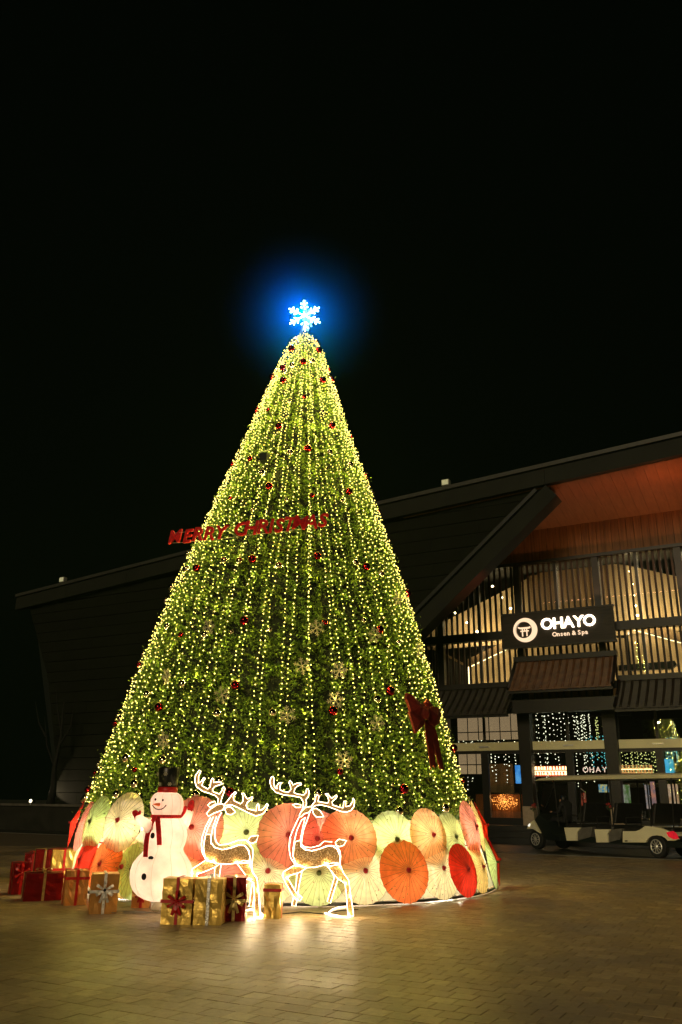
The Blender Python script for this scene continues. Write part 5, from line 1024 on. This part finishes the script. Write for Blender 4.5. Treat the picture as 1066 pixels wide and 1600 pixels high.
# front cowl, dash, wheel, windscreen
cw = [c7(*p) for p in ((262,622),(300,690),(345,778),(420,860),(560,865),(560,820),(470,800),(430,640),(300,560))]
side('front_cowl', cw, M['black'], .04, CW-.08)
ws0 = c7(300, 590); ws1 = c7(345, 190)
MB().hexa([(ws0[0], .1*sgn, ws0[1]), (ws0[0]+.02, .1*sgn, ws0[1]), (ws0[0]+.02, (CW-.1)*sgn, ws0[1]), (ws0[0], (CW-.1)*sgn, ws0[1]), (ws1[0], .1*sgn, ws1[1]), (ws1[0]+.02, .1*sgn, ws1[1]), (ws1[0]+.02, (CW-.1)*sgn, ws1[1]), (ws1[0], (CW-.1)*sgn, ws1[1])]).build('windscreen', glass('cart_glass', (.5, .5, .48), .1), cart)
st = c7(520, 500); MB().tube([(st[0]-.10+.13*math.sin(q)*.5, (CW*.28+.19*math.cos(q))*sgn, st[1]+.17*math.sin(q)) for q in np.linspace(0, 6.1, 20)], .018, 6, closed=True).build('steering_wheel', M['vinyl'], cart)
MB().tube([(st[0]-.1, CW*.28*sgn, st[1]), (st[0]+.4, CW*.28*sgn, st[1]-.35)], .025, 6).build('steering_column', M['black'], cart)
# roof
rf = [c7(278,165), c7(345,128), c8(0,72), c8(700,62), c8(1066,62)]
r0 = cp(836, 1221.5); r1 = cp(845, 1215.5); r3 = cp(1084, 1211); zr = (cp(1000, 1214)[1]+cp(900, 1216)[1])/2; ulo, uhi = cp(1092, 1212)[0], r0[0]
b = MB(); n_ = 16; vs = []; K = [(uhi, zr-.07, zr-.045), (uhi-.25, zr-.05, zr+.03), (uhi-.9, zr-.05, zr+.07), (0, zr-.05, zr+.08), (ulo+.3, zr-.05, zr+.06), (ulo, zr-.06, zr-.02)]
for u, za, zb in K: vs += [(u, -.06*sgn, za), (u, (CW+.06)*sgn, za), (u, (CW+.04)*sgn, zb-.02), (u, CW*.75*sgn, zb+.03), (u, CW*.25*sgn, zb+.03), (u, -.04*sgn, zb-.02)]
fs_ = []
for i in range(len(K)-1):
    for j in range(6): fs_.append((i*6+j, i*6+(j+1) % 6, (i+1)*6+(j+1) % 6, (i+1)*6+j))
fs_ += [tuple(range(6)), tuple((len(K)-1)*6+j for j in range(6))]
b.add(vs, fs_); b.build('roof', M['cart_roof'], cart, tri=True)
for u0, u1 in ((cp(870, 1262)[0], cp(864, 1224)[0]), (cp(905, 1280)[0], cp(906, 1222)[0]), (us[1]-.7, us[1]-.7), (us[2]-.95, us[2]-.95), (-.6, -.7)):
    for yy in (.05, CW-.05): MB().tube([(u0, yy*sgn, zt+.05), (u1, yy*sgn, zr-.04)], .022, 6).build('roof_post', M['vinyl'], cart)
MB().tube([(us[0]-.75, .05*sgn, zr-.3), (us[0]-.95, .03*sgn, zr-.42), (us[0]-.9, .03*sgn, zr-.62)], .014, 5).build('grab_handle', M['chrome'], cart)
# wheels
def wheel(u, y, r, out):
    t = bpy.data.objects.new('wheel', None); COL.objects.link(t); t.parent = cart; t.location = (u, y*sgn, r); t.rotation_euler = (math.pi/2, 0, 0)
    MB().lathe([(r*.60, -.10), (r*.92, -.10), (r, -.07), (r, .07), (r*.92, .10), (r*.60, .10)], 28).build('tyre', M['rubber'], t, smooth=False)
    b = MB(); zo = .108*out*sgn; 
    b.tube([(r*.60*math.cos(q), r*.60*math.sin(q), zo) for q in np.linspace(0, 6.28, 29)[:-1]], .016, 6, closed=True)
    for k in range(10):
        q = 2*math.pi*k/10; b.tube([(.03*math.cos(q), .03*math.sin(q), zo*1.05), (r*.6*math.cos(q), r*.6*math.sin(q), zo*.9)], .013, 5)
    b.lathe([(.05, zo*.8), (.055, zo*1.1), (.03, zo*1.25)], 12); b.build('rim', M['chrome'], t)
    MB().lathe([(r*.6, -.02), (r*.6, .02)], 20).build('brake_disc', M['black'], t)
RWH = .30
o_ = sgn
for u, rr in ((0, RWH), (WB, RWH)):
    wheel(u, .10, rr, 1); wheel(u, CW-.10, rr, -1)
# tail light, head light, trim
side('tail_light', [c8(*p) for p in ((895,738),(955,722),(990,752),(1022,812),(975,812),(920,782))], mat('tail_glass', (.5, .01, .015), .2, vary=.5, scale=12, emit=(1, .02, .04), es=.22), -.035, .10)
side('tail_light', [c8(*p) for p in ((895,738),(955,722),(990,752),(1022,812),(975,812),(920,782))], bpy.data.materials['tail_glass'], CW-.06, .10)
side('head_light', [c7(*p) for p in ((197,690),(215,662),(228,665),(215,700))], mat('head_glass', (.8, .8, .75), .15, emit=(1, .95, .8), es=.5), -.035, .08)
side('badge', [c8(*p) for p in ((420,826),(450,826),(450,840),(420,840))], M['black'], -.026, .008)
for i in range(4): side('badge', [c8(456+i*13,828), c8(465+i*13,828), c8(465+i*13,839), c8(456+i*13,839)], M['chrome'], -.025, .006)
# red flower sprigs
def flowers(x, y, w, label, s=.1):
    u, z = cp(x, y, w); q = WR+cf*u+cpn*w; t = empty('red_flowers', (float(q[0]), float(q[1]), z-s*1.6), 0, label, 'flowers'); rs = random.Random(x)
    b = MB(); g = MB()
    for i in range(16):
        a = rs.uniform(0, 6.28); c = np.array([math.cos(a)*rs.uniform(0, s*.8), rs.uniform(-.05, .05), s*1.6+rs.uniform(-s*.5, s*.6)])
        for k in range(5):
            e = np.array([math.cos(k*1.26), -.3, math.sin(k*1.26)])*s*.35; f_ = np.array([math.cos(k*1.26+.6), -.3, math.sin(k*1.26+.6)])*s*.18; b.add([c, c+f_, c+e, c+f_*.3+e*.5], [(0, 1, 2, 3)])
        g.tube([(0, 0, 0), tuple(c)], .005, 4)
        d = np.array([math.cos(a), 0, math.sin(a)*.4])*s*.6; m_ = c*.6; g.add([m_, m_+d*.5+np.array([0, 0, s*.2]), m_+d, m_+d*.5-np.array([0, 0, s*.2])], [(0, 1, 2, 3)])
    b.build('petals', M['petals'], t); g.build('stems', M['leafdark'], t)
flowers(833, 1259, .1, 'red flower sprig tied to the front of the golf cart', .12); flowers(952, 1259, .5, 'red flower sprig tied beside the middle seat of the golf cart', .11)
# ------------------------------------------------------------------ driver
def skin_mesh(name, verts, edges, radii, m, parent, root=0, sub=2):
    me = bpy.data.meshes.new(name); me.from_pydata(verts, edges, []); o = bpy.data.objects.new(name, me); COL.objects.link(o)
    md = o.modifiers.new('s', 'SKIN'); md.use_smooth_shade = True
    for i, r in enumerate(radii): me.skin_vertices[0].data[i].radius = (r, r)
    me.skin_vertices[0].data[root].use_root = True
    o.modifiers.new('u', 'SUBSURF').levels = sub; o.modifiers['u'].render_levels = sub
    dg = bpy.context.evaluated_depsgraph_get(); dg.update(); m2 = bpy.data.meshes.new_from_object(o.evaluated_get(dg)); bpy.data.objects.remove(o)
    m2.materials.clear(); return link(name, m2, m, parent, smooth=True)
hu, hz = cp(879, 1250, CW*.3); q = WR+cf*hu+cpn*CW*.3
dr = empty('person', (float(q[0]), float(q[1]), zt+.15), math.atan2(cf[1], cf[0]), 'person in dark clothes with short black hair driving the golf cart', 'person')
HZ = hz-zt-.15; K_ = 1.1
sy = 1
vs = [(-.12,0,.10),(-.15,0,.35),(-.12,0,.60),(-.09,0,.66),(-.06,0,HZ-.10), (-.02,0,HZ+.02),
 (-.12,.12,.08),(.36,.15,.12),(.42,.15,-.34),(.52,.15,-.38),(-.12,-.12,.08),(.36,-.15,.12),(.42,-.15,-.34),(.52,-.15,-.38),
 (-.13,.20,.58),(-.05,.27,.32),(.22,.20,.30),(.32,.16,.33),(-.13,-.20,.58),(-.05,-.27,.32),(.22,-.20,.30),(.32,-.16,.33)]
ed = [(0,1),(1,2),(2,3),(3,4),(0,6),(6,7),(7,8),(8,9),(0,10),(10,11),(11,12),(12,13),(2,14),(14,15),(15,16),(16,17),(2,18),(18,19),(19,20),(20,21)]
vs2 = [v for i, v in enumerate(vs) if i != 5]; ed2 = [tuple(e_-(1 if e_ > 5 else 0) for e_ in e) for e in ed]
rad = [.15,.14,.13,.08,.06, .10,.085,.06,.045,.10,.085,.06,.045,.075,.052,.042,.032,.075,.052,.042,.032]
skin_mesh('body', vs2, ed2, rad, M['cloth_dark'], dr)
b = MB(); b.sphere((0, 0, HZ), .115, 18, 12, 0, (.95, .82, 1.15)); b.tube([(.10, 0, HZ), (.135, 0, HZ-.02), (.10, 0, HZ-.035)], .016, 6); b.tube([(.085, -.025, HZ-.065), (.095, 0, HZ-.067), (.085, .025, HZ-.065)], .008, 5); b.sphere((-.01, .095, HZ-.01), .025, 8, 6); b.sphere((-.01, -.095, HZ-.01), .025, 8, 6); b.tube([(-.02, 0, HZ-.09), (-.05, 0, HZ-.2)], .055, 10)
hd = b.build('head', M['skin'], dr, smooth=True)
b = MB(); b.sphere((-.025, 0, HZ+.035), .125, 18, 10, 0, (.98, .88, 1.05)); b.build('hair', M['hair'], dr, smooth=True)
b = MB(); b.sphere((.095, .035, HZ+.015), .012, 8, 6); b.sphere((.095, -.035, HZ+.015), .012, 8, 6); b.build('eyes', M['hair'], dr)
for s_ in (1, -1):
    b = MB(); b.sphere((.34, .16*s_, .335), .04, 10, 8, 0, (1.1, .8, .6))
    for k in range(4): b.tube([(.36, (.14+.014*k)*s_, .34), (.40, (.14+.014*k)*s_, .35), (.41+.002*k, (.14+.014*k)*s_, .325), (.385, (.14+.014*k)*s_, .31)], [.009, .009, .008, .006], 6)
    b.tube([(.34, (.16-.03)*s_, .345), (.365, (.16-.055)*s_, .35), (.38, (.16-.05)*s_, .335)], [.011, .010, .008], 6); b.build('hand', M['skin'], dr, smooth=True)
cbl = empty('power_cable', (0, 0, 0), 0, 'thin dark cable lying on the paving from the snowman along the reindeer to the skirt', 'cable')
MB().tube([tuple(gnd(x, y, .008)) for x, y in ((262, 1424), (300, 1419), (352, 1423), (396, 1421), (432, 1429), (470, 1425), (505, 1428), (530, 1423), (560, 1421))], .006, 6).build('cord', M['black'], cbl)
# ------------------------------------------------------------------ thin green scattering air, added for a soft glow round the tree
hm_ = bpy.data.materials.new('glow_air'); hm_.use_nodes = True; nt = hm_.node_tree; nt.nodes.clear(); pv = nt.nodes.new('ShaderNodeVolumePrincipled'); pv.inputs['Density'].default_value = .0003; pv.inputs['Color'].default_value = (.55, 1, .45, 1)
om = nt.nodes.new('ShaderNodeOutputMaterial'); nt.links.new(pv.outputs[0], om.inputs['Volume'])
tag(MB().box((-60, -15, -1.5), (60, 70, 22)).build('glow_haze', hm_, kind='stuff'), 'thin green scattering air added for a soft glow around the tree')
